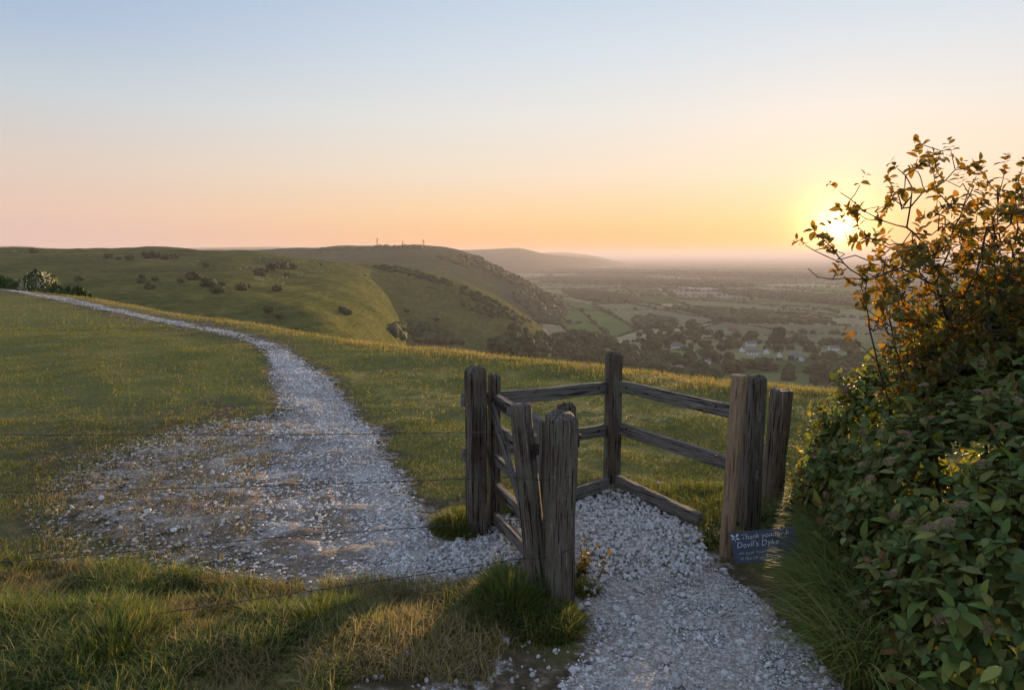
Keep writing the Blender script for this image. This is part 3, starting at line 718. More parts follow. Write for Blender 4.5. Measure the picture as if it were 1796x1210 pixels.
# ------------------------------------------------------------------ chalkboard sign
def build_sign():
    tl = P(1279, 934, 4.40); e = empty('chalkboard_sign', P(1300, 986, 4.37))
    tag(e, 'small dark slate chalkboard with white handwriting leaning at the post foot', 'sign')
    xr = (P(1350, 927, 4.34)-tl).normalized(); dn = (P(1288, 987, 4.33)-tl).normalized()
    nrm = xr.cross(dn).normalized()
    if nrm.y > 0: nrm = -nrm
    dn = (dn-xr*dn.dot(xr)).normalized()
    W, Hh = 0.42, 0.205
    m, nt, b = newmat('slate_board'); tc = node(nt, 'ShaderNodeTexCoord'); nz = noise(nt, tc.outputs['Object'], 14, 5)
    nt.links.new(cramp(nt, nz.outputs[0], [(0.3,(0.040,0.055,0.090)),(0.7,(0.062,0.082,0.125))]).outputs[0], b.inputs['Base Color']); b.inputs['Roughness'].default_value = 0.65
    bm = bmesh.new(); bmesh.ops.create_cube(bm, size=1.0)
    for v in bm.verts: v.co = Vector((W/2+v.co.x*W, -Hh/2+v.co.y*Hh, -0.008+v.co.z*0.016))
    bmesh.ops.bevel(bm, geom=bm.edges[:], offset=0.003, segments=2, affect='EDGES')
    M = Matrix((xr, -dn, nrm)).transposed().to_4x4(); M.translation = tl-e.location
    o = bm_obj('board', bm, m, e); o.matrix_basis = M
    mc = mat_plain('chalk_writing', (0.75,0.76,0.78), 0.9, 0, 0.25, 120)
    def text(s, x, y, size, rot=0.0):
        cu = bpy.data.curves.new('writing', 'FONT'); cu.body = s; cu.size = size; cu.shear = 0.22; cu.offset = -0.0006; cu.space_character = 1.02
        cu.resolution_u = 3
        t = bpy.data.objects.new('writing', cu); COL.objects.link(t)
        dg = bpy.context.evaluated_depsgraph_get(); me = bpy.data.meshes.new_from_object(t.evaluated_get(dg)); bpy.data.objects.remove(t)
        rr = random.Random(len(s))
        for v in me.vertices:      # uneven hand
            v.co.y += 0.0022*math.sin(v.co.x*70+rr.random()*0.2)+0.03*v.co.x*rot
        me.materials.clear(); me.materials.append(mc)
        w = link('writing', me, e); w.matrix_basis = M @ Matrix.Translation((x, y, 0.0025)) @ Matrix.Rotation(rot, 4, 'Z')
    text("Thank you for k", 0.068, -0.052, 0.046, 0.02)
    text("Devil's Dyke", 0.030, -0.104, 0.052, 0.02)
    text("we have several", 0.034, -0.147, 0.030, 0.01)
    text("in the car park", 0.040, -0.182, 0.030, 0.01)
    # the oak-leaf emblem: lobed leaves round a twig
    bm = bmesh.new()
    def leaf(x, y, a, l):
        pts = [(0,0),(0.25,0.10),(0.35,0.20),(0.5,0.14),(0.62,0.24),(0.78,0.13),(0.88,0.14),(1,0),(0.88,-0.14),(0.78,-0.13),(0.62,-0.24),(0.5,-0.14),(0.35,-0.20),(0.25,-0.10)]
        vs2 = [bm.verts.new((x+l*(p*math.cos(a)-q*math.sin(a)), y+l*(p*math.sin(a)+q*math.cos(a)), 0)) for p, q in pts]; bm.faces.new(vs2)
    leaf(0.030, -0.034, 2.45, 0.032); leaf(0.034, -0.033, 0.75, 0.030); leaf(0.030, -0.040, 3.3, 0.024); leaf(0.034, -0.042, -0.15, 0.026); leaf(0.031, -0.046, -1.6, 0.014)
    em = bm_obj('oak_leaf_emblem', bm, mc, e); em.matrix_basis = M @ Matrix.Translation((0, 0, 0.0027))
build_sign()

# ------------------------------------------------------------------ stones on the path
def stone_protos(n=6):
    out = []
    for k in range(n):
        v, f = ICO2; d = 1+0.30*(RNG.random((len(v), 1))-0.5)
        v = v*d
        for _ in range(9):                                  # broken facets
            a = RNG.normal(size=3); a /= np.linalg.norm(a); h = 0.40+0.28*RNG.random(); s = v @ a
            v = v-np.clip(s-h, 0, None)[:, None]*a*0.9
        out.append((v*np.array([1, 0.85, 0.68]), f))
    return out
STONES = stone_protos()
def rand_rot(n, tilt=1.0):
    a = RNG.normal(size=(n, 4)); a /= np.linalg.norm(a, axis=1, keepdims=True); w, x, y, z = a.T
    return np.stack([np.stack([1-2*(y*y+z*z), 2*(x*y-z*w), 2*(x*z+y*w)], -1), np.stack([2*(x*y+z*w), 1-2*(x*x+z*z), 2*(y*z-x*w)], -1), np.stack([2*(x*z-y*w), 2*(y*z+x*w), 1-2*(x*x+y*y)], -1)], 1)
def sample_px_poly(poly, n):
    """n ground points spread evenly over the ground area that a pixel polygon covers"""
    q = np.array([list(G(u, min(v, 1700))) for u, v in poly]); lo, hi = q.min(0), q.max(0)
    pw = [(a[0], a[1]) for a in q]; got = []; tot = 0
    while tot < n:
        x = lo[0]+(hi[0]-lo[0])*RNG.random(4*n); y = lo[1]+(hi[1]-lo[1])*RNG.random(4*n)
        k = inpoly(x, y, pw); got.append(np.stack([x[k], y[k]], -1)); tot += k.sum()
    return np.concatenate(got)[:n]
PILE1 = [(1010,872),(1070,853),(1092,860),(1140,892),(1222,928),(1248,988),(1215,1010),(1150,1012),(1060,1020),(1030,1060),(1015,1000)]
PILE2 = [(735,985),(800,948),(850,925),(905,912),(925,960),(905,995),(840,1008),(780,1005)]
LOOSE = [(1030,1015),(1250,985),(1320,1035),(1400,1115),(1460,1180),(1500,1240),(960,1240),(1020,1150),(1045,1080)]
def build_stones():
    sets = []
    def add(xy, size, lift=0.0, sink=0.30, shade=(0.52, 0.74)):
        n = len(xy); s = size; z = ground_z(xy[:, 0], xy[:, 1])+lift*RNG.random(n)+s*(0.62-sink)
        g = shade[0]+(shade[1]-shade[0])*RNG.random(n); warm = RNG.random(n)
        c = np.stack([g*(0.99+0.04*warm), g*(0.95+0.02*warm), g*(0.93-0.07*warm)], -1)
        sets.append((np.column_stack([xy, z]), s, c))
    p = sample_px_poly(PILE1, 2700); add(p, 0.009+0.022*RNG.random(len(p))**2.2, 0.022)
    p = sample_px_poly(PILE2, 900); add(p, 0.009+0.020*RNG.random(len(p))**2.2, 0.02)
    p = sample_px_poly(LOOSE, 1200); add(p, 0.007+0.020*RNG.random(len(p))**3.0, 0, 0.3, (0.36, 0.60))
    p = sample_px_poly(LOOSE, 34); add(p, 0.022+0.016*RNG.random(len(p)), 0, 0.3, (0.38, 0.58))
    p = sample_px_poly(PATH, 90); add(p, 0.02+0.022*RNG.random(len(p)), 0, 0.35, (0.40, 0.58))
    p = sample_px_poly([(650,1120),(900,1110),(1040,1130),(960,1240),(600,1240)], 120); add(p, 0.008+0.014*RNG.random(len(p))**2, 0, 0.3, (0.40, 0.62))
    p = np.array([list(G(u, v))[:2] for u, v in ((735,892),(1155,853),(886,1132),(888,1120),(1018,1065),(1030,1058),(668,651),(312,925),(305,930),(517,888),(562,910),(690,975),(655,985),(438,952),(425,832))]); add(p, np.array([0.032]*len(p))+0.008*RNG.random(len(p)), 0, 0.3, (0.5, 0.66))
    pos = np.concatenate([s[0] for s in sets]); size = np.concatenate([s[1] for s in sets]); col = np.concatenate([s[2] for s in sets])
    u, v = project(pos[:, 0], pos[:, 1], pos[:, 2]); inside = (u > 0) & (u < 1796) & (v < 1205)
    key = np.where(inside, size/pos[:, 1], 0); big = np.argsort(-key)[:290]; rest = np.setdiff1d(np.arange(len(pos)), big)
    cols = np.array([[0.58,0.56,0.54],[0.68,0.66,0.63],[0.48,0.465,0.45]]); data = []
    for pv, pf in STONES:
        for c in cols:
            o = mesh_np('stone', pv, pf, MAT_STONE, colors=np.tile(c, (len(pv), 1))); data.append(o.data); bpy.data.objects.remove(o)
    for i in big:
        o = bpy.data.objects.new('stone', data[RNG.integers(len(data))]); COL.objects.link(o); o.parent = PATH_OBJ
        o.location = pos[i]; o.scale = [size[i]]*3; o.rotation_euler = RNG.random(3)*6.28
    Vs, Fs, Cs, k = [], [], [], 0
    which = RNG.integers(len(STONES), size=len(pos))
    for w, (pv, pf) in enumerate(STONES):
        s = rest[which[rest] == w]; V, F = scatter(pv, pf, pos[s], size[s], rand_rot(len(s)))
        Vs.append(V); Fs.append(F+k); Cs.append(np.repeat(col[s], len(pv), 0)); k += len(V)
    # small chippings over the whole path, plain low-poly bits
    pv, pf = ICO1
    for poly, n, a, b in ((PATH, 30000, 0.004, 0.020), (HARD, 14000, 0.004, 0.016), ([(60,1000),(40,880),(110,800),(330,745),(560,735),(700,830),(740,900),(760,1040)], 16000, 0.003, 0.014), (LOOSE, 9000, 0.003, 0.011), ([(0,507),(240,556),(440,600),(478,640),(560,680),(530,630),(450,594),(240,549),(0,505)], 5000, 0.008, 0.03)):
        p = sample_px_poly(poly, n); dn = fbm(p[:, 0]*1.6+5, p[:, 1]*1.6, 4); p = p[RNG.random(len(p)) < 0.45+1.0*sstep(0.36, 0.62, dn)]; z = ground_z(p[:, 0], p[:, 1]); n = len(p)
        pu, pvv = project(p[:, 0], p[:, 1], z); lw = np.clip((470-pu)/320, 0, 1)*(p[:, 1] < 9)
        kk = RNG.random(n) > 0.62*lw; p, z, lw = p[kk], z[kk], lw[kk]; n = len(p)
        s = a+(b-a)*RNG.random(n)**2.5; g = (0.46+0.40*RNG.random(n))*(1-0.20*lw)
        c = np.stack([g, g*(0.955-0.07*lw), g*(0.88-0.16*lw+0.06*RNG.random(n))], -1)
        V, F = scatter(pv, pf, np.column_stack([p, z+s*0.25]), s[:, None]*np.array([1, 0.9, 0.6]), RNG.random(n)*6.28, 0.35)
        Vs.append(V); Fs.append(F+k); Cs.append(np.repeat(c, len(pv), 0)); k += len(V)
    o = mesh_np('gravel', np.concatenate(Vs), np.concatenate(Fs), MAT_STONE, colors=np.concatenate(Cs), kind='stuff', parent=PATH_OBJ)
    o['label'] = 'loose white chalk gravel strewn over the path'
build_stones()

# ------------------------------------------------------------------ grass
def blades(pos, h, w, ang, lean, c0, c1, segs=3):
    n = len(pos); dirx, diry = np.cos(ang), np.sin(ang); fx, fy = -diry, dirx
    V = []; C = []
    for k in range(segs+1):
        t = k/segs; off = lean*h*t**1.8; z = h*t*(1-0.35*lean*t*t); ww = w*(1-t**1.6)*0.5
        cx = pos[:, 0]+dirx*off; cy = pos[:, 1]+diry*off; cz = pos[:, 2]+z
        c = c0+(c1-c0)*t
        if k < segs:
            V += [np.stack([cx-fx*ww, cy-fy*ww, cz], -1), np.stack([cx+fx*ww, cy+fy*ww, cz], -1)]; C += [c, c]
        else: V.append(np.stack([cx, cy, cz], -1)); C.append(c)
    m = len(V); V = np.stack(V, 1).reshape(-1, 3); C = np.stack(C, 1).reshape(-1, 3)
    b = (np.arange(n)*m)[:, None]; Q = [b+np.array([[2*k, 2*k+1, 2*k+3, 2*k+2]]) for k in range(segs-1)]
    T = b+np.array([[2*segs-2, 2*segs-1, 2*segs]])
    return V, ([np.concatenate(Q)] if Q else [])+[T], C
GREEN = np.array([0.135,0.19,0.045]); OLIVE = np.array([0.28,0.25,0.070]); STRAW = np.array([0.50,0.38,0.20]); DEEP = np.array([0.085,0.13,0.033]); GOLD = np.array([0.34,0.27,0.075]); RUSSET = np.array([0.40,0.28,0.19])
def pick(n, cols, wts, field=None):
    i = RNG.choice(len(cols), size=n, p=np.array(wts)/sum(wts)); return np.array(cols)[i]*(0.75+0.5*RNG.random((n, 1)))
def grow(name, xy, hmin, hmax, w, cols, wts, segs, label, lean=(0.2, 0.8), clump=1.2, pw=1.5, straw_tip=0.15, keep_chalk=0.42, bias=None):
    z = ground_z(xy[:, 0], xy[:, 1]); ch, n = chalk_mask(xy[:, 0], xy[:, 1], np.zeros(len(xy)))
    r = RNG.random(len(xy)); su, sv = project(xy[:, 0], xy[:, 1], z); clear = inpoly(su, sv, [(1250,930),(1385,905),(1405,1010),(1390,1120),(1250,1110)]) if name != 'long_grass' else np.zeros(len(xy), bool)
    d = fbm(xy[:, 0]*clump*2.2+40, xy[:, 1]*clump*2.2, 3)
    k = (ch+0.28*(r-0.5) < keep_chalk) & (r < 0.25+1.5*sstep(0.30, 0.62, d)) & ~clear
    xy, z, d = xy[k], z[k], d[k]; m = len(xy)
    h = hmin+(hmax-hmin)*RNG.random(m)**pw*np.clip(0.35+1.6*(d-0.28)/0.4, 0.3, 1.3)
    if 'verge' in name: h = h*(0.28+0.72*sstep(1370, 1480, su[k]))
    ang = RNG.random(m)*6.28 if bias is None else bias+1.5*RNG.normal(size=m)
    ln = lean[0]+(lean[1]-lean[0])*RNG.random(m)
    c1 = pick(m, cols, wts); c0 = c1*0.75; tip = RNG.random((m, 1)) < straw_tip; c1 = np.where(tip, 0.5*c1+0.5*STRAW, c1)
    # patches of greener and drier turf
    g = fbm(xy[:, 0]*0.8+9, xy[:, 1]*0.8+3, 3)[:, None]; t = np.clip((g-0.42)/0.2, 0, 1)
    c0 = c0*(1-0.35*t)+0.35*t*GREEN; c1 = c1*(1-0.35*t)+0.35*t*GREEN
    if name == 'long_grass':
        g2 = fbm(xy[:, 0]*1.7+21, xy[:, 1]*1.7+13, 4)[:, None]; t2 = np.clip((g2-0.45)/0.12, 0, 1)*0.75; br = np.array([0.27, 0.20, 0.10]); c0 = c0*(1-t2)+t2*br*0.8; c1 = c1*(1-t2)+t2*br*1.2; h = h*(1-0.45*t2[:, 0])
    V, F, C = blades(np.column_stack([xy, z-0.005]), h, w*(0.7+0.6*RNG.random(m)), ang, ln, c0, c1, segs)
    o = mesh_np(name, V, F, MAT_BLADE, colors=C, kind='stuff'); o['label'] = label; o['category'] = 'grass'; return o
def frustum_xy(n, y0, y1, uA=-80, uB=1870, p=1.0):
    y = y0+(y1-y0)*RNG.random(n)**p; c = (uA-898)/FPX+((uB-uA)/FPX)*RNG.random(n); return np.stack([c*y*1.03, y], -1)
# short turf, denser close by
grow('turf', frustum_xy(150000, 3.3, 8.5), 0.018, 0.058, 0.0052, [GREEN, OLIVE, STRAW, GOLD, DEEP], [3, 6, 1, 0.8, 1], 2, 'short grazed turf either side of the path', keep_chalk=0.36)
grow('turf', frustum_xy(150000, 8.0, 20.0, p=0.8), 0.025, 0.065, 0.010, [GREEN, OLIVE, STRAW, GOLD], [3, 6, 0.8, 0.8], 1, 'grazed hilltop turf beyond the gate', keep_chalk=0.40)
grow('turf', frustum_xy(70000, 19.0, 62.0, p=1.1), 0.04, 0.08, 0.030, [GREEN, OLIVE, STRAW, GOLD], [2, 6, 1, 1], 1, 'far turf of the hilltop towards the brow', keep_chalk=0.40)
# seeding grasses along the brow
def brow_grass():
    n = 42000; c = -0.78+1.6*RNG.random(n); y = browY(c)*(1.0+0.07*RNG.random(n)-0.14*RNG.random(n)**1.5); xy = np.stack([c*y, y], -1)
    grow('seeding_grass', xy, 0.03, 0.12, 0.009, [STRAW, RUSSET, OLIVE], [3, 4, 5], 2, 'tall reddish seeding grass along the brow of the hill', lean=(0.1, 0.5), pw=1.8, straw_tip=0.5)
brow_grass()
# long grass of the bank in front
BANKP = [(-120,980),(100,985),(420,1018),(560,1032),(760,1040),(880,1000),(960,1060),(1020,1090),(1000,1130),(900,1130),(760,1120),(650,1150),(600,1240),(560,1500),(-120,1500)]
p = sample_px_poly(BANKP, 60000)
grow('long_grass', p, 0.04, 0.15, 0.0062, [GREEN, OLIVE, DEEP, GOLD, STRAW], [6, 4, 4, 0.7, 1.6], 4, 'long green grass on the bank in front of the path', lean=(0.2, 1.2), clump=2.2, keep_chalk=0.62)
p = sample_px_poly([(560,1020),(830,1020),(900,1120),(860,1210),(520,1240),(560,1100)], 9000)
grow('dry_grass', p, 0.04, 0.13, 0.0055, [STRAW, GOLD, OLIVE, RUSSET], [4, 3, 3, 2], 3, 'dry straw coloured grass at the path edge in front', lean=(0.3, 1.2), keep_chalk=0.9)
def tuft(u0, v0, ru, n, h, label, cols, wts, sq=0.55):
    c = G(u0, v0); r = ru/FPX*c.y; a = RNG.random(n)*6.28; q = np.sqrt(RNG.random(n))
    xy = np.stack([c.x+r*q*np.cos(a), c.y+r*q*np.sin(a)*1.1], -1); z = ground_z(xy[:, 0], xy[:, 1])
    hh = h*(0.45+0.55*RNG.random(n))*(1-0.55*q*q); ang = np.arctan2(xy[:, 1]-c.y, xy[:, 0]-c.x)+0.8*RNG.normal(size=n)
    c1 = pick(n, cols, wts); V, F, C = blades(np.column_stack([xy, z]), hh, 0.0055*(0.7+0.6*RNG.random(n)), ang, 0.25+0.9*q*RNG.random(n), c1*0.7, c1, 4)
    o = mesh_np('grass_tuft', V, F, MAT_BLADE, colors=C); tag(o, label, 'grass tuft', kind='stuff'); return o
tuft(805, 925, 52, 2600, 0.20, 'dense green grass tuft at the foot of the gate post', [GREEN, OLIVE, DEEP, GOLD], [4, 3, 3, 2])
tuft(900, 1075, 85, 4200, 0.30, 'long dark green grass tuft round the leaning round post', [GREEN, DEEP, OLIVE], [4, 4, 2])
tuft(965, 1100, 60, 2000, 0.18, 'green grass tuft below the split square post', [GREEN, DEEP, OLIVE, GOLD], [4, 2, 2, 1])
tuft(1028, 1035, 26, 500, 0.11, 'small green grass tuft right of the split square post', [GREEN, OLIVE, GOLD], [4, 2, 2])
tuft(895, 890, 40, 1200, 0.16, 'green grass tuft behind the gate', [GREEN, OLIVE, GOLD], [4, 3, 2])
tuft(560, 1105, 90, 2400, 0.17, 'dark green grass tuft on the bank', [GREEN, DEEP, OLIVE], [4, 4, 2])
tuft(200, 1170, 120, 2600, 0.19, 'tall green grass tuft at the lower left', [GREEN, DEEP, OLIVE, GOLD], [4, 3, 2, 1])
tuft(1100, 868, 40, 700, 0.11, 'green grass tuft at the corner post', [GREEN, OLIVE, GOLD], [3, 3, 2])
# right verge
VERGE = [(1230,935),(1270,925),(1340,900),(1400,860),(1470,900),(1540,1000),(1600,1240),(1480,1210),(1400,1110),(1330,1050),(1262,1000)]
p = sample_px_poly(VERGE, 11000)
grow('verge_grass', p, 0.14, 0.42, 0.0075, [GREEN*1.5, GREEN, OLIVE*1.2, STRAW], [5, 3, 2, 1], 5, 'long arching dark grass along the foot of the bush', lean=(0.5, 1.5), keep_chalk=0.75, bias=math.pi*1.15, pw=1.1)  # greens lightened in the colour to offset the bush's shade
p = sample_px_poly([(1375,925),(1430,895),(1510,960),(1570,1060),(1620,1215),(1490,1215),(1425,1110),(1390,1020)], 3000)
grow('verge_grass', p, 0.22, 0.50, 0.0105, [GREEN*1.6, GREEN, OLIVE*1.3], [5, 2, 3], 6, 'tall arching green grass to the right of the sign', lean=(0.5, 1.3), keep_chalk=0.9, bias=math.pi*1.15, pw=0.9)  # lighter greens again stand in for light the bush blocks
p = sample_px_poly([(1090,858),(1270,850),(1275,925),(1235,940),(1140,890)], 3500)
grow('turf', p, 0.05, 0.13, 0.0055, [GREEN, OLIVE, GOLD], [4, 4, 3], 3, 'sunlit longer grass behind the kick board', keep_chalk=0.9)
p = sample_px_poly([(60,800),(330,745),(480,740),(470,820),(420,985),(80,985)], 15000)
grow('dry_grass', p, 0.014, 0.055, 0.005, [STRAW, RUSSET, OLIVE], [3, 3, 4], 2, 'sparse brown grass growing through the stony patch', keep_chalk=1.5, clump=2.5)
# yellow flowers in the turf beyond
def flowers():
    xy = frustum_xy(1100, 8.5, 14.5, 560, 1300); z = ground_z(xy[:, 0], xy[:, 1]); k = (fbm(xy[:, 0]*0.9, xy[:, 1]*0.9, 3) > 0.47) & (chalk_mask(xy[:, 0], xy[:, 1], z*0)[0] < 0.2)
    xy, z = xy[k], z[k]; n = len(xy); pv = np.array([[math.cos(a)*r, math.sin(a)*r, 0.4*r] for a, r in zip(np.arange(10)*math.pi/5, [1, 0.55]*5)]+[[0, 0, 0]]); pf = np.array([[i, (i+1) % 10, 10] for i in range(10)])
    V, F = scatter(pv, pf, np.column_stack([xy, z+0.05+0.06*RNG.random(n)]), 0.006+0.004*RNG.random(n), rand_rot(n))
    o = mesh_np('buttercup_bloom', V, F, MAT_BLADE, colors=np.tile([0.75, 0.52, 0.04], (len(V), 1)), kind='stuff'); o['label'] = 'tiny yellow flowers dotted through the turf'; o['category'] = 'flowers'
flowers()

# ------------------------------------------------------------------ bushes on the right
def leaf_proto(wid=0.62, fold=0.22, droop=0.25, teeth=0.0):
    ts = [0.0, 0.16, 0.36, 0.58, 0.80, 1.0]; ws = [0.0, 0.62, 1.0, 0.92, 0.55, 0.0]; V = []; F = []
    for t, w in zip(ts, ws):
        x = t; z = -droop*t*t
        if w == 0: V.append((x, 0, z))
        else:
            h = wid/2*w
            V += [(x+0.03, -h, z+fold*h), (x, 0, z), (x+0.03, h, z+fold*h)]
    F = [(0, 1, 2), (0, 2, 3)]
    for k in range(3):
        a = 1+3*k; F += [(a, a+3, a+4), (a, a+4, a+1), (a+1, a+4, a+5), (a+1, a+5, a+2)]
    a = 10; F += [(a, 13, a+1), (a+1, 13, a+2)]
    return np.array(V), np.array(F)
LEAF = leaf_proto(); LEAF_N = leaf_proto(0.42, 0.15, 0.35)
def frames(d, up):
    """rotation matrices with x along d and z near up"""
    d = d/np.linalg.norm(d, axis=1, keepdims=True); y = np.cross(up, d); y /= np.linalg.norm(y, axis=1, keepdims=True)+1e-9; z = np.cross(d, y)
    return np.stack([d, y, z], -1)
LG = np.array([[0.125,0.195,0.060],[0.16,0.22,0.070],[0.095,0.155,0.050],[0.22,0.25,0.090],[0.19,0.21,0.055]])
def shoot_leaves(base, d, length, pairs, size, rng):
    """opposite pairs of leaves up a shoot; returns pos, dir, up, size"""
    n = len(base); out = []
    d = d/np.linalg.norm(d, axis=1, keepdims=True)
    ref = np.where(np.abs(d[:, 2:3]) > 0.9, np.array([[1.0, 0, 0]]), np.array([[0, 0, 1.0]]))
    a = np.cross(d, ref); a /= np.linalg.norm(a, axis=1, keepdims=True); b = np.cross(d, a)
    for k in range(pairs):
        t = (k+0.6)/pairs; ph = rng.random(n)*0.6+k*math.pi/2
        side = a*np.cos(ph)[:, None]+b*np.sin(ph)[:, None]
        for s in (-1, 1):
            pos = base+d*(length*t)[:, None]; ld = d*(0.35+0.5*t)+side*s+rng.normal(size=(n, 3))*0.22+np.array([0, 0, -0.15])
            up = d*0.7+np.array([0, 0, 0.8])+rng.normal(size=(n, 3))*0.3
            out.append((pos, ld, up, size*(1.1-0.5*t)*(0.5+0.85*rng.random(n))))
    return [np.concatenate([o[i] for o in out]) for i in range(4)]
def make_leaves(root, pos, d, up, size, cols, n_parts, proto, mat=MAT_LEAF, name='leaf'):
    M = frames(d, up); pv, pf = proto; n = len(pos)
    u, v = project(pos[:, 0], pos[:, 1], pos[:, 2]); inside = (u > 5) & (u < 1790) & (v < 1200) & (v > 0)
    key = np.where(inside, size/pos[:, 1]**2.2*(0.6+0.8*RNG.random(n)), 0); big = np.argsort(-key)[:n_parts]; rest = np.setdiff1d(np.arange(n), big)
    data = []
    for c in LG:
        o = mesh_np(name, pv, pf, mat, colors=np.tile(c, (len(pv), 1)), smooth=True); data.append(o.data); bpy.data.objects.remove(o)
    off = np.array(root.location)
    for i in big:
        o = bpy.data.objects.new(name, data[RNG.integers(len(data))]); COL.objects.link(o); o.parent = root
        m = Matrix(M[i].tolist()).to_4x4() @ Matrix.Diagonal((size[i],)*3).to_4x4(); m.translation = Vector((pos[i]-off).tolist()); o.matrix_basis = m
    V, F = scatter(pv, pf, pos[rest]-off, size[rest], M[rest])
    o = mesh_np('foliage', V, F, mat, parent=root, colors=np.repeat(cols[rest], len(pv), 0), smooth=True, kind='stuff')
    return o
BLOBS = [((3.22,4.75,0.45),(0.95,0.85,0.92)), ((2.84,3.75,0.30),(0.82,0.85,0.88)), ((2.64,3.0,0.15),(0.78,0.75,0.80)), ((3.6,4.1,0.55),(1.1,1.0,0.95)), ((3.2,3.1,0.40),(0.9,0.8,0.85)), ((2.78,4.95,0.15),(0.50,0.50,0.62)), ((4.3,5.0,0.8),(1.2,1.1,1.2))]
def blob_val(p):
    q = np.full(len(p), 9.0)
    for c, r in BLOBS: q = np.minimum(q, np.linalg.norm((p-np.array(c))/np.array(r), axis=1))
    return q
def lower_bush():
    root = empty('leafy_bush', (2.9, 3.9, 0)); tag(root, 'dense dark green leafy bush with brown flower heads beside the path', 'bush')
    rng = np.random.default_rng(11); P_, D_ = [], []
    for c, r in BLOBS:
        n = 1500; d = rng.normal(size=(n, 3)); d /= np.linalg.norm(d, axis=1, keepdims=True)
        lump = 0.90+0.20*fbm(d[:, 0]*2.5+c[0]*3, d[:, 2]*2.5+d[:, 1]*2, 3)
        p = np.array(c)+d*np.array(r)*(lump*(0.82+0.18*rng.random(n)))[:, None]
        k = (p[:, 2] > 0.02) & (blob_val(p) > 0.80); p = p[k]; d = d[k]
        # keep the side that can be seen or lit
        P_.append(p); D_.append(d)
    p = np.concatenate(P_); d = np.concatenate(D_); d = d+np.array([0, 0, 0.55])+rng.normal(size=d.shape)*0.35
    n = len(p); L = 0.12+0.10*rng.random(n)
    pos, ld, up, size = shoot_leaves(p, d, L, 4, 0.092, rng)
    # a few large nettle-like leaves low down
    cols = LG[rng.integers(len(LG), size=len(pos))]*(0.65+0.7*rng.random((len(pos), 1)))*(0.75+0.6*fbm(pos[:, 0]*3+pos[:, 1]*2, pos[:, 2]*3, 3))[:, None]
    dead = rng.random(len(pos)) < 0.035; cols[dead] = np.array([0.22, 0.13, 0.05])*(0.6+0.6*rng.random((dead.sum(), 1)))
    o2 = rng.random(len(pos)) < 0.25; V, F = scatter(LEAF_N[0], LEAF_N[1], pos[o2]-np.array(root.location), size[o2]*1.35, frames(ld[o2]+rng.normal(size=(o2.sum(), 3))*0.4, up[o2]))
    mesh_np('narrow_foliage', V, F, MAT_LEAF, root, colors=np.repeat(cols[o2]*np.array([1.2, 1.15, 0.9]), len(LEAF_N[0]), 0), smooth=True, kind='stuff')
    k2 = ~o2; make_leaves(root, pos[k2], ld[k2], up[k2], size[k2], cols[k2], 290, LEAF)
    off = np.array(root.location); d1 = d/np.linalg.norm(d, axis=1, keepdims=True)
    # shoots
    pv = np.array([[math.cos(a)*0.0022, math.sin(a)*0.0022, z] for z in (0, 1) for a in (0, 2.1, 4.2)]); pf = np.array([[0,1,4,3],[1,2,5,4],[2,0,3,5]])
    M = frames(d1, np.tile([0.3, 1, 0.2], (n, 1))); M = np.stack([M[:, :, 1], M[:, :, 2], M[:, :, 0]], -1)
    V, F = scatter(pv, pf, p-off, np.stack([np.ones(n), np.ones(n), L], -1), M); mesh_np('shoot', V, F, MAT_BARK, root, kind='stuff')
    # main stems inside
    parts = []
    for c, r in BLOBS:
        for k in range(5):
            a = rng.random()*6.28; b0 = Vector((c[0]+0.15*math.cos(a), c[1]+0.15*math.sin(a), 0)); e = Vector((c[0]+r[0]*0.8*math.cos(a), c[1]+r[1]*0.8*math.sin(a), c[2]+r[2]*0.6))
            m = b0.lerp(e, 0.5)+Vector((0.05, 0, 0.15)); parts.append(tube([b0-Vector(off), m-Vector(off), e-Vector(off)], [0.018, 0.012, 0.005], 6))
    V, F = join(parts); mesh_np('stem', V, F, MAT_BARK, root, smooth=True, kind='stuff')
    # flower heads gone over: domes of small buds
    mf = mat_plain('withered_flower', (0.26,0.18,0.105), 0.9, 0, 0.6, 60)
    pv, pf = ICO1; nb = 46; g = np.arange(nb); rr = np.sqrt(g/nb)*0.026; th = g*2.4
    V, F = scatter(pv, pf, np.stack([rr*np.cos(th), rr*np.sin(th), 0.012-rr*rr*14], -1), 0.0036*(0.8+0.4*rng.random(nb)), None, 0.3)
    hd = mesh_np('flower_head', V, F, mf); me = hd.data; bpy.data.objects.remove(hd)
    u, v = project(p[:, 0], p[:, 1], p[:, 2]); vis = np.where((u > 1470) & (u < 1790) & (v > 660) & (v < 1150) & (d1[:, 1] < 0.15) & (blob_val(p) > 0.9))[0]
    for i in rng.choice(vis, size=min(46, len(vis)), replace=False):
        o = bpy.data.objects.new('flower_head', me); COL.objects.link(o); o.parent = root
        o.location = Vector((p[i]+d1[i]*(L[i]+0.02)-off).tolist()); o.rotation_euler = Vector(d1[i].tolist()).to_track_quat('Z', 'Y').to_euler(); o.scale = [0.8+0.5*rng.random()]*3
lower_bush()

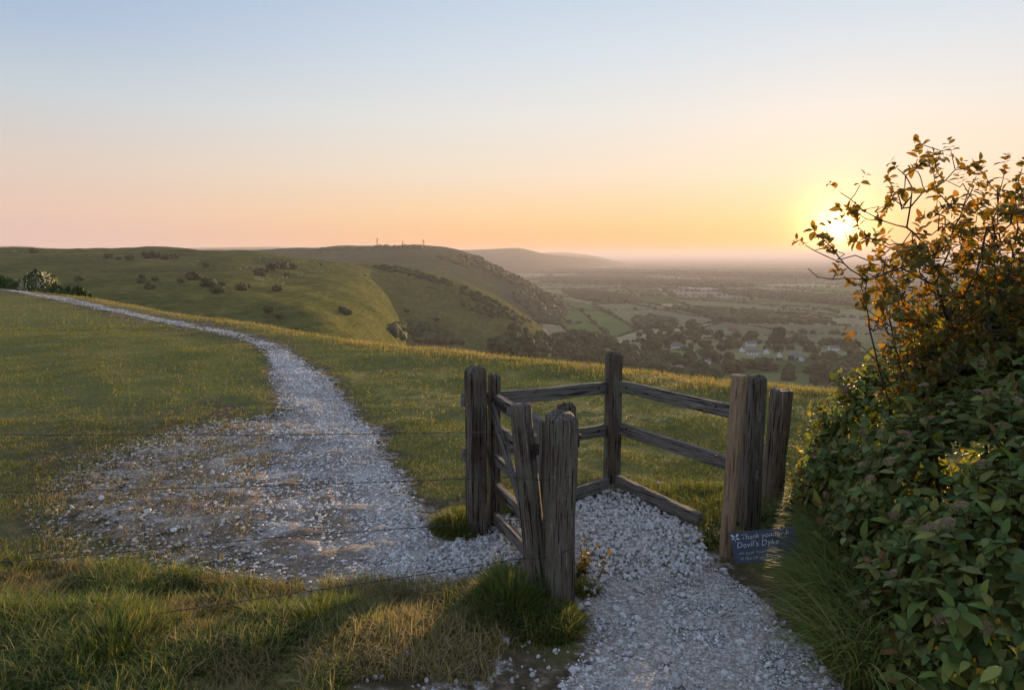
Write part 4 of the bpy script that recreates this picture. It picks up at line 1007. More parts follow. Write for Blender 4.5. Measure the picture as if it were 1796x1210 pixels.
def upper_bush():
    rng = np.random.default_rng(5)
    root = empty('wayside_shrub', P(1735, 760, 4.85)); root.location.z = 0.0
    tag(root, 'tall open shrub with backlit leaves and bare twigs against the sun', 'shrub')
    nodes = []; par = []
    def chain(pts, parent, seg=0.07):
        prev = parent; last = Vector(nodes[parent]) if parent >= 0 else None
        for q in pts:
            q = Vector(q)
            if last is None: nodes.append(q); par.append(-1); prev = len(nodes)-1; last = q; continue
            n = max(1, int((q-last).length/seg))
            for k in range(1, n+1):
                w = last.lerp(q, k/n)
                if k < n: w = w+Vector(rng.normal(size=3).tolist())*0.005
                nodes.append(w); par.append(prev); prev = len(nodes)-1
            last = q
        return prev
    px = lambda l: [P(u, v, d) for u, v, d in l]
    b = P(1745, 720, 4.75); chain([Vector((b.x+0.1, b.y, 0.0)), b], -1)
    def near(u, v, d):
        t = P(u, v, d); return min(range(len(nodes)), key=lambda i: (Vector(nodes[i])-t).length)
    chain(px([(1710,634,4.7),(1662,562,4.6),(1640,500,4.5),(1626,433,4.45),(1590,399,4.4),(1596,364,4.4),(1618,338,4.4),(1656,319,4.45),(1675,298,4.45),(1668,268,4.45)]), 1+0)
    A = [([(1600,330,4.4),(1588,308,4.35),(1574,296,4.35)], (1596,364,4.4)), ([(1580,470,4.4),(1520,492,4.3),(1460,490,4.2),(1434,486,4.2),(1417,471,4.2)], (1640,500,4.5)),
         ([(1480,462,4.2),(1450,450,4.15),(1425,438,4.15),(1412,430,4.15)], (1520,492,4.3)), ([(1450,425,4.15),(1432,410,4.1)], (1480,462,4.2)),
         ([(1550,388,4.35),(1515,370,4.3),(1492,350,4.3),(1474,338,4.3)], (1590,399,4.4)), ([(1500,340,4.3),(1508,325,4.3)], (1492,350,4.3)),
         ([(1640,290,4.4),(1650,265,4.4),(1620,255,4.4)], (1656,319,4.45)), ([(1690,297,4.45),(1698,294,4.45)], (1675,298,4.45)), ([(1560,430,4.3),(1530,420,4.25),(1505,400,4.25)], (1626,433,4.45)),
         ([(1665,440,4.5),(1672,400,4.5),(1690,360,4.55),(1700,330,4.55),(1712,310,4.55)], (1640,500,4.5)), ([(1740,560,4.8),(1745,470,4.8),(1740,390,4.8),(1752,340,4.8),(1763,288,4.8)], (1710,634,4.7)),
         ([(1770,480,4.7),(1785,400,4.7),(1780,340,4.7),(1792,296,4.7)], (1740,560,4.8)), ([(1830,520,4.9),(1850,420,4.9),(1840,330,4.9)], (1740,560,4.8)),
         ([(1740,330,4.8),(1725,305,4.8)], (1752,340,4.8)), ([(1690,520,4.4),(1720,450,4.4),(1730,400,4.4)], (1662,562,4.6))]
    for pts, at in A: chain(px(pts), near(*at))
    # bare stems at the left foot
    for pts in ([(1560,705,4.55),(1540,642,4.5),(1528,590,4.45),(1516,520,4.4),(1508,498,4.4)], [(1600,690,4.6),(1588,590,4.55),(1545,560,4.5),(1512,535,4.45)], [(1590,690,4.6),(1566,590,4.5),(1556,548,4.5),(1545,500,4.45)], [(1580,700,4.6),(1530,625,4.5),(1498,598,4.5)]):
        q = px(pts); chain([Vector((q[0].x, q[0].y, 0.2))]+q, -1)
    # fill with attractors
    open_poly = [(1420,425),(1440,400),(1480,345),(1530,355),(1575,300),(1630,262),(1672,275),(1690,320),(1730,330),(1770,300),(1860,290),(1860,680),(1560,680),(1540,560),(1500,505),(1440,460)]
    dense_poly = [(1540,455),(1610,420),(1690,400),(1750,340),(1860,320),(1860,720),(1560,720),(1545,600),(1520,520)]
    N0 = len(nodes)
    def attract(poly, n, d0, d1):
        us = np.array(poly); lo, hi = us.min(0), us.max(0); pts = []
        while len(pts) < n:
            u = lo[0]+(hi[0]-lo[0])*rng.random(); v = lo[1]+(hi[1]-lo[1])*rng.random()
            if inpoly(np.array([u]), np.array([v]), poly)[0]: pts.append(P(u, v, d0+(d1-d0)*rng.random()))
        arr = np.array([list(x) for x in nodes]); pts = sorted(pts, key=lambda q: np.min(np.linalg.norm(arr-np.array(q), axis=1)))
        for q in pts:
            arr = np.array([list(x) for x in nodes]); dd = np.linalg.norm(arr-np.array(q), axis=1)
            dd = dd+0.4*np.maximum(0, arr[:, 2]-q.z)        # twigs grow upwards
            i = int(np.argmin(dd))
            a = Vector(nodes[i]); 
            if (q-a).length < 0.03: continue
            m = a.lerp(q, 0.5)+Vector(rng.normal(size=3).tolist())*0.02+Vector((0, 0, -0.02)); chain([m, q], i, 0.06)
    attract(open_poly, 300, 4.15, 4.9); attract(dense_poly, 460, 4.1, 5.4)
    n = len(nodes); kids = [0]*n; load = [1.0]*n
    for i in range(n-1, -1, -1):
        if par[i] >= 0: load[par[i]] += load[i]*0.9; kids[par[i]] += 1
    rad = [min(0.0018+0.00072*math.sqrt(l)*1.0, 0.024) for l in load]; off = Vector(root.location)
    parts = []
    for i in range(n):
        j = par[i]
        if j >= 0: parts.append(tube([Vector(nodes[j])-off, Vector(nodes[i])-off], [rad[j] if kids[j] < 2 else min(rad[j], rad[i]*1.5), rad[i]], 5))
    V, F = join(parts); mesh_np('branches', V, F, MAT_BARK, root, smooth=True).name = 'branch_framework'
    # leaves at and near the twig ends
    tips = [i for i in range(n) if load[i] < 5.0 and par[i] >= 0]
    B, D = [], []
    for i in tips:
        d = Vector(nodes[i])-Vector(nodes[par[i]])
        pu, pv_ = project(*[np.array(c) for c in nodes[i]])
        if pv_ > 560 and pu < 1560 and rng.random() < 0.75: continue
        if (Vector(nodes[i])-P(1417, 471, 4.2)).length < 0.14: continue
        if kids[i] == 0 or rng.random() < 0.50: B.append(list(nodes[i])); D.append(list(d.normalized()+Vector((0, 0, 0.2))))
    B = np.array(B); D = np.array(D); L = 0.05+0.05*rng.random(len(B))
    pos, ld, up, size = shoot_leaves(B, D, L, 4, 0.064, rng)
    u, v = project(pos[:, 0], pos[:, 1], pos[:, 2])
    keep = rng.random(len(pos)) < np.where(v < 480, 0.88, 0.95); pos, ld, up, size = pos[keep], ld[keep], up[keep], size[keep]
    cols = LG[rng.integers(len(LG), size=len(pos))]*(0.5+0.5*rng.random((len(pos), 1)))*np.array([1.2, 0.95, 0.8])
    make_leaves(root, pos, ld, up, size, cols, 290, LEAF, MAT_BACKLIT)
    # dense shaded growth behind, low down on the right
    m = 5200; us = 1570+310*rng.random(m); vs_ = 470+240*rng.random(m); k = inpoly(us, vs_, [(1640,560),(1700,500),(1760,420),(1880,380),(1880,720),(1570,720),(1580,640)]); us, vs_ = us[k], vs_[k]
    q = np.array([list(P(a, c, 4.6+1.0*rng.random())) for a, c in zip(us, vs_)]); dd = rng.normal(size=q.shape); dd[:, 2] = np.abs(dd[:, 2])
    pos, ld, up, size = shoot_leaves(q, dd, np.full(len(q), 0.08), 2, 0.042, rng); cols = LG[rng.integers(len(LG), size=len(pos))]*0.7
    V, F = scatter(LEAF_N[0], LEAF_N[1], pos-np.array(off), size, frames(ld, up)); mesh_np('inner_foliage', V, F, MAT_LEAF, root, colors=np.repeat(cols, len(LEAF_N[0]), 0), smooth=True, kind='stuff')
upper_bush()

def small_weeds():
    rng = np.random.default_rng(3)
    def weed(u, v, h, n, size, label, tint, spread=0.09):
        b = G(u, v); root = empty('leafy_weed', b); tag(root, label, 'weed')
        base = np.array([list(b)]*n)+np.column_stack([rng.normal(size=(n, 2))*spread*0.4, np.zeros(n)]); d = np.column_stack([rng.normal(size=(n, 2))*0.45, np.ones(n)])
        L = h*(0.5+0.5*rng.random(n)); pos, ld, up, sz = shoot_leaves(base, d, L, 5, size, rng); off = np.array(b)
        c = np.array(tint)*(0.7+0.6*rng.random((len(pos), 1))); V, F = scatter(LEAF[0], LEAF[1], pos-off, sz, frames(ld, up))
        mesh_np('foliage', V, F, MAT_LEAF, root, colors=np.repeat(c, len(LEAF[0]), 0), smooth=True, kind='stuff')
        parts = [tube([Vector(x)-b, Vector(x)-b+Vector(y.tolist()).normalized()*l], [0.003, 0.0015], 5) for x, y, l in zip(base.tolist(), d, L)]
        V, F = join(parts); mesh_np('stem', V, F, MAT_BARK, root, kind='stuff')
    weed(1022, 1010, 0.26, 9, 0.055, 'yellowing leafy weed growing at the right of the split post', (0.20,0.16,0.03))
    weed(905, 1090, 0.20, 14, 0.06, 'dark broad-leaved weed in the grass below the leaning post', (0.04,0.07,0.025), 0.22)
    weed(1440, 800, 0.62, 16, 0.055, 'sunlit yellow-green sapling between the stump post and the bush', (0.17,0.17,0.035), 0.25)
    weed(1410, 880, 0.40, 10, 0.055, 'low leafy growth right of the stump post', (0.09,0.11,0.03), 0.25)
    weed(1345, 925, 0.34, 12, 0.05, 'leafy growth behind the chalkboard sign', (0.06,0.085,0.025), 0.2)
    weed(1250, 955, 0.16, 10, 0.035, 'low green weed at the left foot of the pale post', (0.09,0.12,0.03), 0.12)
small_weeds()

# ------------------------------------------------------------------ far things: where a pixel meets the land
def hit(u, v):
    """first point of hills or plain on the line of sight through a pixel"""
    d = ray(u, v); best = None; o = Vector((0, 0, CAM_H)); dn = d.normalized()
    for t in (BVH_A, BVH_M, BVH_B):
        h = t.ray_cast(o, dn)
        if h[0] is not None and (best is None or h[0].y < best.y): best = h[0]
    if d.z < 0:
        g = G(u, v, PLAIN_Z)
        if best is None or g.y < best.y: best = g
    return best
CG = np.array([[0.052,0.076,0.024],[0.066,0.090,0.028],[0.042,0.062,0.022],[0.085,0.105,0.034]])
def crown_mesh(name, kind, seed, parent):
    """crown of jittered leaf clumps with loose leaf faces at the outline"""
    rng = np.random.default_rng(seed); n = 46
    d = rng.normal(size=(n, 3)); d /= np.linalg.norm(d, axis=1, keepdims=True); r = 0.45+0.5*rng.random(n)**0.6
    sh = {'round': (0.5, 0.5, 0.42, 0.58), 'tall': (0.33, 0.33, 0.50, 0.56), 'poplar': (0.13, 0.13, 0.52, 0.50), 'cone': (0.30, 0.30, 0.5, 0.52), 'bush': (0.55, 0.5, 0.36, 0.40)}[kind]
    p = d*r[:, None]*np.array(sh[:3]); p[:, 2] += sh[3]
    if kind == 'cone': k = np.clip(1.25-p[:, 2], 0.12, 1.1); p[:, :2] *= k[:, None]
    s = (0.13+0.09*rng.random(n))*(0.55 if kind == 'poplar' else 1.0)
    V1, F1 = scatter(ICO2[0], ICO2[1], p, s, rng.random(n)*6.28, 0.0)
    V1 = V1+rng.normal(size=V1.shape)*0.022
    c1 = np.repeat(CG[rng.integers(4, size=n)]*(0.75+0.5*rng.random((n, 1))), len(ICO2[0]), 0)
    m = 420; i = rng.integers(n, size=m); dd = rng.normal(size=(m, 3)); dd /= np.linalg.norm(dd, axis=1, keepdims=True); q = p[i]+dd*(s[i]*1.08)[:, None]
    tri = np.array([[-1, -0.5, 0], [1, -0.5, 0], [0, 1, 0]]); V2, F2 = scatter(tri, np.array([[0, 1, 2]]), q, 0.035*(0.6+0.8*rng.random(m)), rand_rot(m))
    c2 = np.repeat(CG[rng.integers(4, size=m)]*(0.8+0.7*rng.random((m, 1))), 3, 0)
    o = mesh_np(name, np.concatenate([V1, V2]), np.concatenate([F1, F2+len(V1)]), MAT_CROWN, parent, colors=np.concatenate([c1, c2])); return o
def tree_proto(kind, seed):
    root = empty('tree'); crown_mesh('crown', kind, seed, root)
    parts = [tube([(0, 0, -0.05), (0.01, 0, 0.2), (0, 0.01, 0.45)], [0.035, 0.026, 0.014], 7)]
    for k in range(4):
        a = k*1.6+seed; parts.append(tube([(0, 0, 0.25+0.05*k), (0.15*math.cos(a), 0.15*math.sin(a), 0.42+0.06*k)], [0.014, 0.005], 5))
    V, F = join(parts); mesh_np('trunk', V, F, MAT_BARK, root, smooth=True); return root
PROTO = {k: [tree_proto(k, s) for s in seeds] for k, seeds in (('round', (1, 2, 3)), ('tall', (4, 5)), ('poplar', (6,)), ('cone', (7,)), ('bush', (8, 9, 10)))}
USED = set()
def plant(kind, p, h, name, label, cat, group, w=1.0):
    src = PROTO[kind][random.randrange(len(PROTO[kind]))]
    if src.name in USED: r = copy_tree(src)
    else: USED.add(src.name); r = src
    r.name = name; r.location = p; r.rotation_euler = (0, 0, random.random()*6.28); r.scale = (h*w, h*w, h)
    tag(r, label, cat, group); return r
PLACED = []
def spread(poly, n, dmin, fn):
    us = np.array(poly, float); lo, hi = us.min(0), us.max(0); k = 0; tries = 0
    while k < n and tries < n*60:
        tries += 1; u = random.uniform(lo[0], hi[0]); v = random.uniform(lo[1], hi[1])
        if not inpoly(np.array([u]), np.array([v]), poly)[0]: continue
        if any((u-a)**2+((v-b)*1.6)**2 < dmin*dmin for a, b in PLACED): continue
        PLACED.append((u, v)); fn(u, v); k += 1
# trees at the foot of the scarp
HANG = [(905,596),(960,600),(1010,592),(1060,600),(1110,620),(1150,645),(1190,668),(1060,660),(960,640),(880,628),(860,615)]
KIND = {'round': 'round headed', 'tall': 'tall narrow', 'bush': 'low spreading'}
def wood_tree(u, v):
    k = random.choice(['round', 'round', 'tall']); h = random.uniform(17, 27)
    where = 'under the steep lane' if u < 965 else 'below the green meadow' if u < 1060 else 'left of the thin poplars' if u < 1125 else 'near the white cottage by the brow'
    plant(k, hit(u, v+6), h, 'tree', f"{'big' if h > 22 else 'small'} {KIND[k]} tree in the hillside wood {where}", 'tree', 'trees of the wood below the down')
spread(HANG, 78, 14, wood_tree)
VILL = [(1110,572),(1160,566),(1240,570),(1250,590),(1330,590),(1440,600),(1520,615),(1560,640),(1560,675),(1200,668),(1150,640),(1120,610)]
HOUSES = [(1187,612,20,7,0.10,'long low white house with a gable among the village trees, leftmost'),(1317,607,17,9,0.05,'large white house with pale roof in the middle of the village'),(1302,617,8,7,0.9,'small white gabled cottage left of the grey roofed house'),(1321,623,18,7,0.0,'low house with white wall under a long grey roof'),(1367,626,9,7,1.1,'white gable end house between the trees'),(1392,629,13,9,0.35,'broad cream house with hipped look, right of the village centre'),(1462,615,16,8,0.0,'white oblong building on the right edge of the village'),(1241,639,8,6,0.7,'little white cottage alone among the lower trees'),(1189,651,11,8,0.4,'white cottage nearest to the turf brow, partly behind trees'),(1286,581,18,8,0.05,'red brick barn at the back of the village'),(1406,633,7,6,0.8,'small pale cottage right beside the cream house'),(1345,620,12,8,1.0,'brown roofed house in the village centre')]
def house(u, v, L, W, yaw, label):
    p = hit(u, v); root = empty('village_house', p, yaw); tag(root, label, 'house', 'village houses'); h = 5.2
    brick = 'brick' in label; mw = MAT_BRICK if brick else MAT_RENDER
    def boxm(nm, c, s, m, par):
        bm = bmesh.new(); bmesh.ops.create_cube(bm, size=1.0)
        for vv in bm.verts: vv.co = Vector((c[0]+vv.co.x*s[0], c[1]+vv.co.y*s[1], c[2]+vv.co.z*s[2]))
        return bm_obj(nm, bm, m, par)
    bm = bmesh.new(); pr = [(-W/2, 0), (W/2, 0), (W/2, h), (0, h+W*0.42), (-W/2, h)]
    a = [bm.verts.new((-L/2, y, z)) for y, z in pr]; b = [bm.verts.new((L/2, y, z)) for y, z in pr]
    bm.faces.new(a[::-1]); bm.faces.new(b)
    for k in range(5): bm.faces.new((a[k], a[(k+1) % 5], b[(k+1) % 5], b[k]))
    bm_obj('wall', bm, mw, root)
    bm = bmesh.new(); e = 0.5; t = 0.25
    for s in (-1, 1):
        q = [(s*(W/2+e), h-e*0.84+0.05), (0, h+W*0.42+0.05), (0, h+W*0.42+0.05+t), (s*(W/2+e), h-e*0.84+0.05+t)]
        a = [bm.verts.new((-L/2-e, y, z)) for y, z in q]; b = [bm.verts.new((L/2+e, y, z)) for y, z in q]
        bm.faces.new(a); bm.faces.new(b[::-1])
        for k in range(4): bm.faces.new((a[k], b[k], b[(k+1) % 4], a[(k+1) % 4]))
    rf = bm_obj('roof', bm, MAT_SLATE if not brick else MAT_TILE, root)
    boxm('chimney', (L*0.32, 0, h+W*0.42+0.6), (0.9, 0.9, 1.8), MAT_BRICK, rf)
    n = max(2, int(L/4))
    for k in range(n):
        x = -L/2+(k+0.5)*L/n
        for z in (1.5, 3.9): boxm('window', (x, -W/2, z), (1.1, 0.12, 1.2), MAT_GLASS, root)
    boxm('door', (L/2-L/n*0.5+1.4, -W/2, 1.05), (0.95, 0.14, 2.1), MAT_DOOR, root)
MAT_RENDER = mat_plain('white_render', (0.74,0.73,0.71), 0.9, 0, 0.1, 0.5); MAT_BRICK = mat_plain('red_brick', (0.26,0.13,0.09), 0.9, 0, 0.3, 2)
MAT_SLATE = mat_plain('grey_slate_roof', (0.16,0.15,0.16), 0.8, 0, 0.3, 1); MAT_TILE = mat_plain('red_tile_roof', (0.22,0.11,0.075), 0.85, 0, 0.3, 1)
MAT_GLASS = mat_plain('window_glass', (0.03,0.035,0.04), 0.15, 0, 0.1, 1); MAT_DOOR = mat_plain('painted_door', (0.08,0.10,0.09), 0.6, 0, 0.2, 3)
for a in HOUSES:
    house(*a); PLACED.extend([(a[0]+dx, a[1]+dy) for dx in (-12, 0, 12) for dy in (0, 5, 10)])
for u in (1352, 1359, 1366, 1371): plant('poplar', hit(u, 603), 26+random.random()*5, 'poplar_tree', 'slim dark poplar in the tight row behind the village', 'tree', 'row of poplars')
for u in (1137, 1144, 1150, 1156): plant('poplar', hit(u, 622), 15+random.random()*5, 'poplar_tree', 'thin poplar in the row left of the small green field', 'tree', 'thin poplars by the small field')
plant('cone', hit(1382, 668), 19, 'yew_tree', 'dark cone shaped tree just above the pale round post', 'tree', None, 1.2)
HN = ['the long low white house', 'the large white house', 'the small gabled cottage', 'the long grey roof', 'the white gable end', 'the broad cream house', 'the white oblong building', 'the lone little cottage', 'the cottage nearest the brow', 'the red brick barn', 'the small pale cottage', 'the brown roofed house']
def village_tree(u, v):
    if any(inpoly(np.array([u]), np.array([v]), FIELDS[i][0])[0] for i in (3, 9)): return
    k = random.choice(['round', 'round', 'tall', 'bush']); h = random.uniform(9, 18)
    j = min(range(12), key=lambda i: (HOUSES[i][0]-u)**2+(2*(HOUSES[i][1]-v))**2); a, b = u-HOUSES[j][0], v-HOUSES[j][1]
    rel = ('left of' if a < 0 else 'right of') if abs(a) > 1.5*abs(b) else ('behind' if b < 0 else 'in front of')
    plant(k, hit(u, v+3), h, 'tree', f"{'large' if h > 13.5 else 'small'} {KIND[k]} tree {rel} {HN[j]}", 'tree', 'village trees', random.uniform(0.9, 1.3))
spread(VILL, 165, 9.5, village_tree)

# woods and hedgerows of the plain (one mass each)
def lumps(name, label, pts, size, proto=ICO2, flat=0.75, cols=CG):
    pts = np.array(pts); n = len(pts); s = size*(0.6+0.7*RNG.random(n)); pos = pts.copy(); pos[:, 2] += s*flat*0.55
    V, F = scatter(proto[0], proto[1], pos, np.stack([s, s, s*flat], -1), RNG.random(n)*6.28, 0.22)
    C = np.repeat(cols[RNG.integers(len(cols), size=n)]*(0.75+0.5*RNG.random((n, 1))), len(proto[0]), 0)
    o = mesh_np(name, V, F, MAT_CROWN, colors=C, kind='stuff'); o['label'] = label; o['category'] = 'wood' if 'wood' in name else 'hedge'; return o
def fill_plain(poly, spacing):
    q = np.array([list(G(u, v, PLAIN_Z)) for u, v in poly]); lo, hi = q.min(0), q.max(0); pw = [(a[0], a[1]) for a in q]
    area = 0.5*abs(sum(pw[i][0]*pw[(i+1) % len(pw)][1]-pw[(i+1) % len(pw)][0]*pw[i][1] for i in range(len(pw)))); n = int(area/spacing**2); got = np.zeros((0, 2))
    while len(got) < n:
        x = lo[0]+(hi[0]-lo[0])*RNG.random(2*n+10); y = lo[1]+(hi[1]-lo[1])*RNG.random(2*n+10); k = inpoly(x, y, pw); got = np.concatenate([got, np.stack([x[k], y[k]], -1)])
    return np.column_stack([got[:n], np.full(n, PLAIN_Z)])
WOODS = [('broad dark wood strip across the middle of the plain', [(1175,540),(1265,545),(1340,549),(1425,556),(1460,567),(1350,566),(1270,564),(1215,549)], 11, 9),
 ('dark wood beyond the green meadow at the foot of the far down', [(985,510),(1040,511),(1100,520),(1115,530),(1060,532),(1010,524)], 12, 9),
 ('long dark wood belt below the hazy horizon', [(950,488),(1060,489),(1200,494),(1330,503),(1260,504),(1130,499),(1040,498),(950,496)], 22, 14),
 ('wood to the right under the sun', [(1260,512),(1330,511),(1440,520),(1540,532),(1500,538),(1380,528),(1290,520)], 16, 11),
 ('small wood left of the village street', [(1110,560),(1150,557),(1185,564),(1180,576),(1120,578)], 9, 8),
 ('far wood strip near the horizon', [(930,474),(1100,476),(1280,480),(1480,487),(1400,489),(1150,482),(960,480)], 45, 22)]
for lab, poly, sp, sz in WOODS: lumps('distant_wood', lab, fill_plain(poly, sp), sz, ICO1 if sp > 12 else ICO2)
def hedges():
    near, far = [], []
    rects = [f[0] for f in FIELDS[:8]]
    segs = [(Vector((*a, PLAIN_Z)), Vector((*b, PLAIN_Z))) for a, b in EDGES if RNG.random() < 0.75]
    for poly in rects:
        q = [G(u, v, PLAIN_Z) for u, v in poly]
        segs += [(q[i], q[(i+1) % len(q)]) for i in range(len(q)) if RNG.random() < 0.8]
    for a, b in segs:
        m = (a+b)/2
        if m.y < 700 or abs(m.x/m.y) > 0.95 or m.x/m.y < -0.1 or m.y > 9000: continue
        L = (b-a).length; step = 6.5 if m.y < 2600 else 16.0; n = int(L/step)
        for k in range(n):
            p = a.lerp(b, (k+RNG.random())/n); p.x += RNG.normal()*1.2; p.y += RNG.normal()*1.2
            if RNG.random() < 0.08: continue
            (near if m.y < 2600 else far).append(list(p))
    lumps('hedgerow', 'dark hedgerows dividing the nearer fields of the plain', near, 3.6, ICO1)
    lumps('hedgerow', 'dark hedgerows dividing the farther fields of the plain', far, 8.0, ICO1, 0.6)
    # odd hedge trees
    pts = [near[i] for i in RNG.integers(len(near), size=260)]+[far[i] for i in RNG.integers(len(far), size=500)]
    lumps('hedgerow_wood', 'scattered trees along the far hedgerows', pts, 7.0, ICO1, 0.9)
hedges()
# wooded flanks of the downs
def flank(label, poly, n, size, sub=ICO2, name='hanging_wood'):
    us = np.array(poly, float); lo, hi = us.min(0), us.max(0); pts = []; t = 0
    while len(pts) < n and t < n*20:
        t += 1; u = random.uniform(lo[0], hi[0]); v = random.uniform(lo[1], hi[1])
        if inpoly(np.array([u]), np.array([v]), poly)[0]:
            h = hit(u, v)
            if h: pts.append(list(h))
    lumps(name, label, pts, size, sub)
flank('dark wood hanging on the lower right flank of the far down', [(900,508),(935,505),(985,530),(992,550),(985,572),(950,566),(925,545),(905,530)], 420, 8.5)
flank('thorn scrub down the slope of the middle spur', [(800,500),(850,520),(905,548),(930,566),(915,570),(860,540),(810,515)], 70, 3.6, ICO2, 'scrub_wood')
flank('thin scrub wood down the right edge of the far down', [(800,445),(840,452),(900,482),(940,505),(935,515),(880,490),(830,465)], 170, 7.0)
flank('dark scrub on the shoulder of the far down', [(765,450),(800,452),(850,470),(830,473),(790,462)], 60, 7.0)
flank('line of trees along the crest of the far down', [(655,434),(700,434),(742,433),(742,436.5),(700,437),(655,437)], 60, 7.5)
flank('far tree line on the left part of the crest', [(560,437.5),(640,435),(640,438),(560,440.5)], 40, 6.0)
flank('band of thorn scrub along the spur of the near down', [(652,467),(700,468),(745,480),(785,493),(800,503),(770,498),(720,484),(665,473)], 230, 2.6, ICO2, 'scrub_wood')
flank('rounded green copse in the hollow of the near down', [(685,574),(720,566),(770,576),(800,592),(812,606),(740,602),(690,592)], 170, 4.6, ICO2, 'copse_wood')
flank('scrub along the lower spur of the near down', [(800,530),(850,540),(905,553),(930,575),(900,565),(840,550)], 60, 3.2, ICO2, 'scrub_wood')
# the steep lane on the spur end
def lane():
    c = [(932,560),(944,566),(954,575),(958,586),(955,598)]; L_, R_ = [], []
    pts = [hit(u, v) for u, v in c]; V = []; F = []
    for k, p in enumerate(pts):
        d = (pts[min(k+1, 4)]-pts[max(k-1, 0)]); d.z = 0; s = Vector((d.y, -d.x, 0)).normalized()*3.5; V += [list(p+s+Vector((0, 0, 1.2))), list(p-s+Vector((0, 0, 1.2)))]
    F = np.array([[2*k, 2*k+1, 2*k+3, 2*k+2] for k in range(4)]); mesh_np('lane', np.array(V), F, mat_plain('asphalt', (0.09,0.09,0.095), 0.9, 0, 0.2, 0.3), kind='structure')
lane()

# separate bushes on the near down
SHR = [(59,444,8,'dark clump standing alone near the left skyline of the down'),(190,453,7,'leftmost bush of the row below the skyline'),(208,456,4,'tiny bush in the skyline row'),(228,456,7,'low bush in the skyline row, left of the big clump'),(258,453,9,'dark left bush of the big clump below the skyline'),(272,453,9,'middle bush of the big clump below the skyline'),(290,455,7,'bush right of the big clump below the skyline'),(306,454,8,'rightmost bush of the skyline row'),(362,468,6,'flat lone bush in mid slope right of the skyline row'),(140,492,5,'small round bush above the hawthorn hedge'),(250,488,4,'small upper bush of the loose trio'),(247,496,4,'small lower left bush of the loose trio'),(272,492,4,'small right bush of the loose trio'),(263,507,6,'round bush below the loose trio'),(319,495,5,'small bush left of the dark thorn clump'),(340,491,9,'dark pointed thorn clump in the middle of the slope'),(366,503,9,'upper bush of the broken clump on the slope'),(382,514,8,'lower bush of the broken clump on the slope'),(390,502,5,'right bush of the broken clump on the slope'),(424,510,8,'wide bush right of the broken clump'),(435,505,4,'small bush touching the wide bush'),(486,510,6,'round bush below the sheep'),(458,484,10,'dark lower left thicket amid the sheep'),(478,474,10,'left part of the upper thicket amid the sheep'),(495,472,11,'middle of the upper thicket amid the sheep'),(512,473,9,'right part of the upper thicket amid the sheep'),(504,485,5,'small bush under the upper thicket'),(471,548,5,'bush on the steep lower slope'),(492,558,4,'lower of the bushes on the steep slope'),(608,553,6,'dark bush above the turf brow right of the steep slope'),(600,547,5,'dark bush on the sunlit spur edge'),(563,466,4,'small bush right of the upper thicket'),(640,484,3,'small bush high in the hollow'),(704,594,5,'bush at the copse edge'),(818,506,6,'pointed dark bush on the spur ridge')]
for u, v, s, lab in SHR: plant('bush', hit(u, v), s*0.9, 'thorn_bush', lab, 'bush', 'bushes on the near down', 1.2)
# blossoming hawthorns
def blossom(root, n, seed, r=0.5):
    rng = np.random.default_rng(seed); d = rng.normal(size=(n, 3)); d /= np.linalg.norm(d, axis=1, keepdims=True); d[:, 2] = np.abs(d[:, 2])*0.9-0.1
    q = d*np.array([0.62, 0.57, 0.44])+np.array([0, 0, 0.42])+rng.normal(size=(n, 3))*0.03
    tri = np.array([[-1, -0.6, 0], [1, -0.6, 0], [0, 1, 0]]); V, F = scatter(tri, np.array([[0, 1, 2]]), q, 0.026*(0.6+0.8*rng.random(n)), rand_rot(n))
    mesh_np('blossom', V, F, MAT_BLADE, root, colors=np.tile([0.62, 0.58, 0.52], (len(V), 1)), kind='stuff')
def near_bush(u, vtop, depth, wpx, label, bl=0, cat='bush', kind='bush'):
    t = P(u, vtop, depth); g = float(ground_z(np.array([t.x]), np.array([t.y]))[0]); h = (t.z-g)/0.86; w = wpx/FPX*depth/1.15/h
    r = plant(kind, Vector((t.x, t.y, g-0.1)), h, 'hedge_bush', label, cat, None if bl else 'hedge at the left edge', w)
    if bl: blossom(r, bl, int(u)); r.name = 'hawthorn_bush'
near_bush(66, 470, float(browY((66-898)/FPX))*1.05+0.8, 52, 'white blossoming hawthorn bush in the hedge at the left', 700)
for i, (u, vt, w, lab) in enumerate([(-40,478,60,'bush at the far left end of the dark hedge'),(4,481,44,'dark hedge bush at the left picture edge'),(32,487,34,'low dark hedge bush just left of the hawthorn'),(96,495,34,'low hedge bush just right of the hawthorn'),(118,500,34,'middle bush of the hedge right of the hawthorn'),(138,497,30,'round end bush of the hedge right of the hawthorn'),(155,512,24,'lowest bush where the hedge runs out')]): near_bush(u, vt, float(browY((u-898)/FPX))*1.05+0.6, w, lab)
for u, v, s, lab in ((713,548,7,'white blossoming bush on the shaded slope of the hollow'),(766,562,7,'larger white blossoming bush lower in the hollow'),(828,543,7,'pale bush on the spur near the ridge')):
    r = plant('bush', hit(u, v), s, 'hawthorn_bush', lab, 'bush', None, 1.2); blossom(r, 260, int(u))

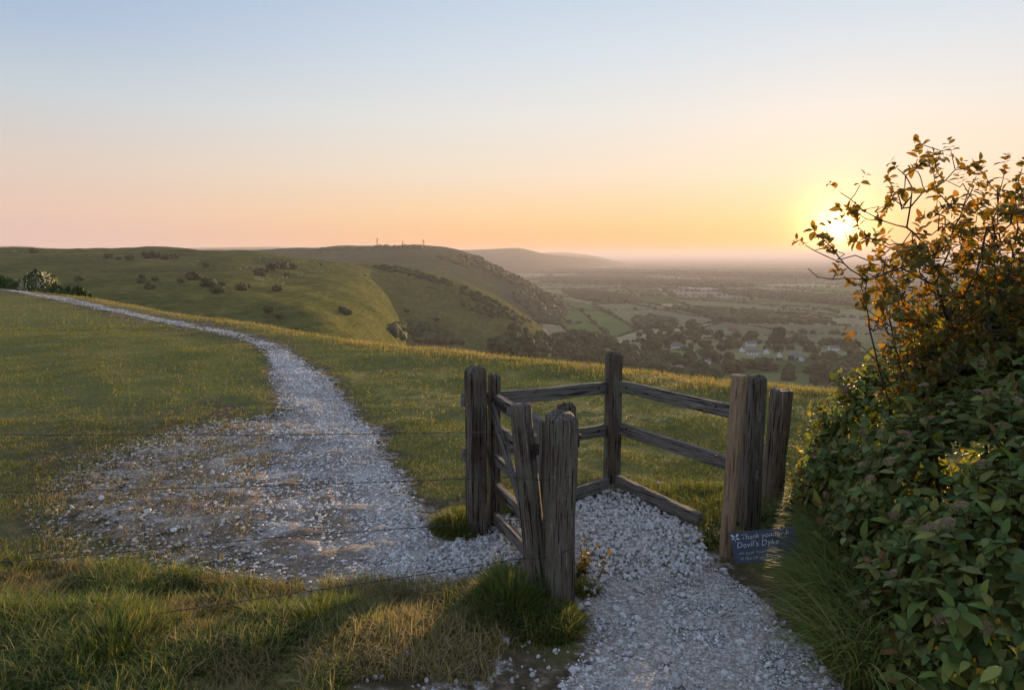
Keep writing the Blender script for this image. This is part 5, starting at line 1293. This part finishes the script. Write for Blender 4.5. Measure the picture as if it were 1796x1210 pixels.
# sheep
def sheep_proto():
    bm = bmesh.new()
    def ell(c, s, sub=2):
        r = bmesh.ops.create_icosphere(bm, subdivisions=sub, radius=1.0)
        for vv in r['verts']: vv.co = Vector((c[0]+vv.co.x*s[0], c[1]+vv.co.y*s[1], c[2]+vv.co.z*s[2]))
    ell((0, 0, 0.62), (0.55, 0.27, 0.29)); ell((0.55, 0, 0.72), (0.20, 0.11, 0.13)); ell((0.72, 0, 0.62), (0.13, 0.075, 0.08)); ell((-0.56, 0, 0.62), (0.07, 0.06, 0.14))
    for x in (-0.35, 0.35):
        for y in (-0.13, 0.13):
            r = bmesh.ops.create_cone(bm, cap_ends=True, segments=6, radius1=0.035, radius2=0.06, depth=0.45)
            for vv in r['verts']: vv.co += Vector((x, y, 0.225))
    me = bpy.data.meshes.new('sheep'); bm.to_mesh(me); bm.free(); me.materials.append(mat_plain('fleece', (0.62,0.58,0.52), 0.95, 0, 0.2, 4)); return me
ME_SHEEP = sheep_proto()
rs = random.Random(4); SP = [(345,459),(348,458.5),(24,442),(28,442)]
SP = [(u, v, 'far to the left under the skyline' if u < 100 else 'right of the skyline bushes') for u, v in SP]
for cu, cv, n, su, sv, w in ((430,471,12,16,3,'left of the dark thicket'),(470,492,10,18,5,'below the dark thicket'),(510,460,12,20,4,'above the dark thicket'),(548,464,10,25,4,'upper right of the dark thicket'),(530,483,6,14,4,'right below the dark thicket'),(565,475,5,20,6,'far right of the thicket towards the hollow'),(485,497,5,12,3,'by the round bush below the thicket'),(455,452,6,20,3,'high up near the far down')):
    SP += [(cu+rs.gauss(0, 1)*su, cv+rs.gauss(0, 1)*sv*0.6, w) for _ in range(n)]
for u, v, where in SP:
    h = hit(u, v)
    if h is None or h.z < -140: continue
    o = bpy.data.objects.new('sheep', ME_SHEEP); COL.objects.link(o); o.location = h; o.rotation_euler = (0, 0, rs.random()*6.28); o.scale = (1.15,)*3
    tag(o, f'tiny white sheep grazing {where}', 'sheep', 'flock of sheep on the near down')

# masts on the far down
def mast(u, vb, vt, w, label, panels):
    b = hit(u, vb+3.0); b = Vector((b.x, b.y+60, b.z)); t = P(u, vt, b.y); cz = [BVH_B.ray_cast(Vector((b.x, b.y, 500)), Vector((0, 0, -1)))[0]]; b.z = cz[0].z if cz[0] else b.z; h = t.z-b.z; root = empty('radio_mast', b); tag(root, label, 'mast', 'radio masts on the far down')
    parts = []
    for k in range(3):
        a = k*2.094; parts.append(tube([(w*math.cos(a), w*math.sin(a), -2), (w*0.35*math.cos(a), w*0.35*math.sin(a), h)], 0.45, 5))
    for j in range(8):
        z0, z1 = h*j/8, h*(j+1)/8; f = lambda z: w*(1-0.65*z/h)
        for k in range(3):
            a, c = k*2.094, (k+1)*2.094; parts.append(tube([(f(z0)*math.cos(a), f(z0)*math.sin(a), z0), (f(z1)*math.cos(c), f(z1)*math.sin(c), z1)], 0.25, 4))
    V, F = join(parts); mesh_np('lattice', V, F, MAT_IRON, root)
    for k in range(panels):
        V, F = tube([(1.6*math.cos(k*2.1), 1.6*math.sin(k*2.1), h*0.80), (1.6*math.cos(k*2.1), 1.6*math.sin(k*2.1), h*1.0)], 0.7, 6); mesh_np('antenna', V, F, MAT_IRON, root)
mast(655.5, 433, 418, 2.6, 'thin tapering radio mast, leftmost and tallest on the far down', 1)
mast(701, 434, 423, 2.0, 'short thin radio mast, middle one of the three', 1)
mast(738.5, 433, 421, 3.2, 'thicker radio mast with broad top, rightmost of the three', 3)
for k in list(PROTO.values()):
    for r in k:
        if r.name not in USED and 'label' not in r:
            for c in list(r.children): bpy.data.objects.remove(c)
            bpy.data.objects.remove(r)
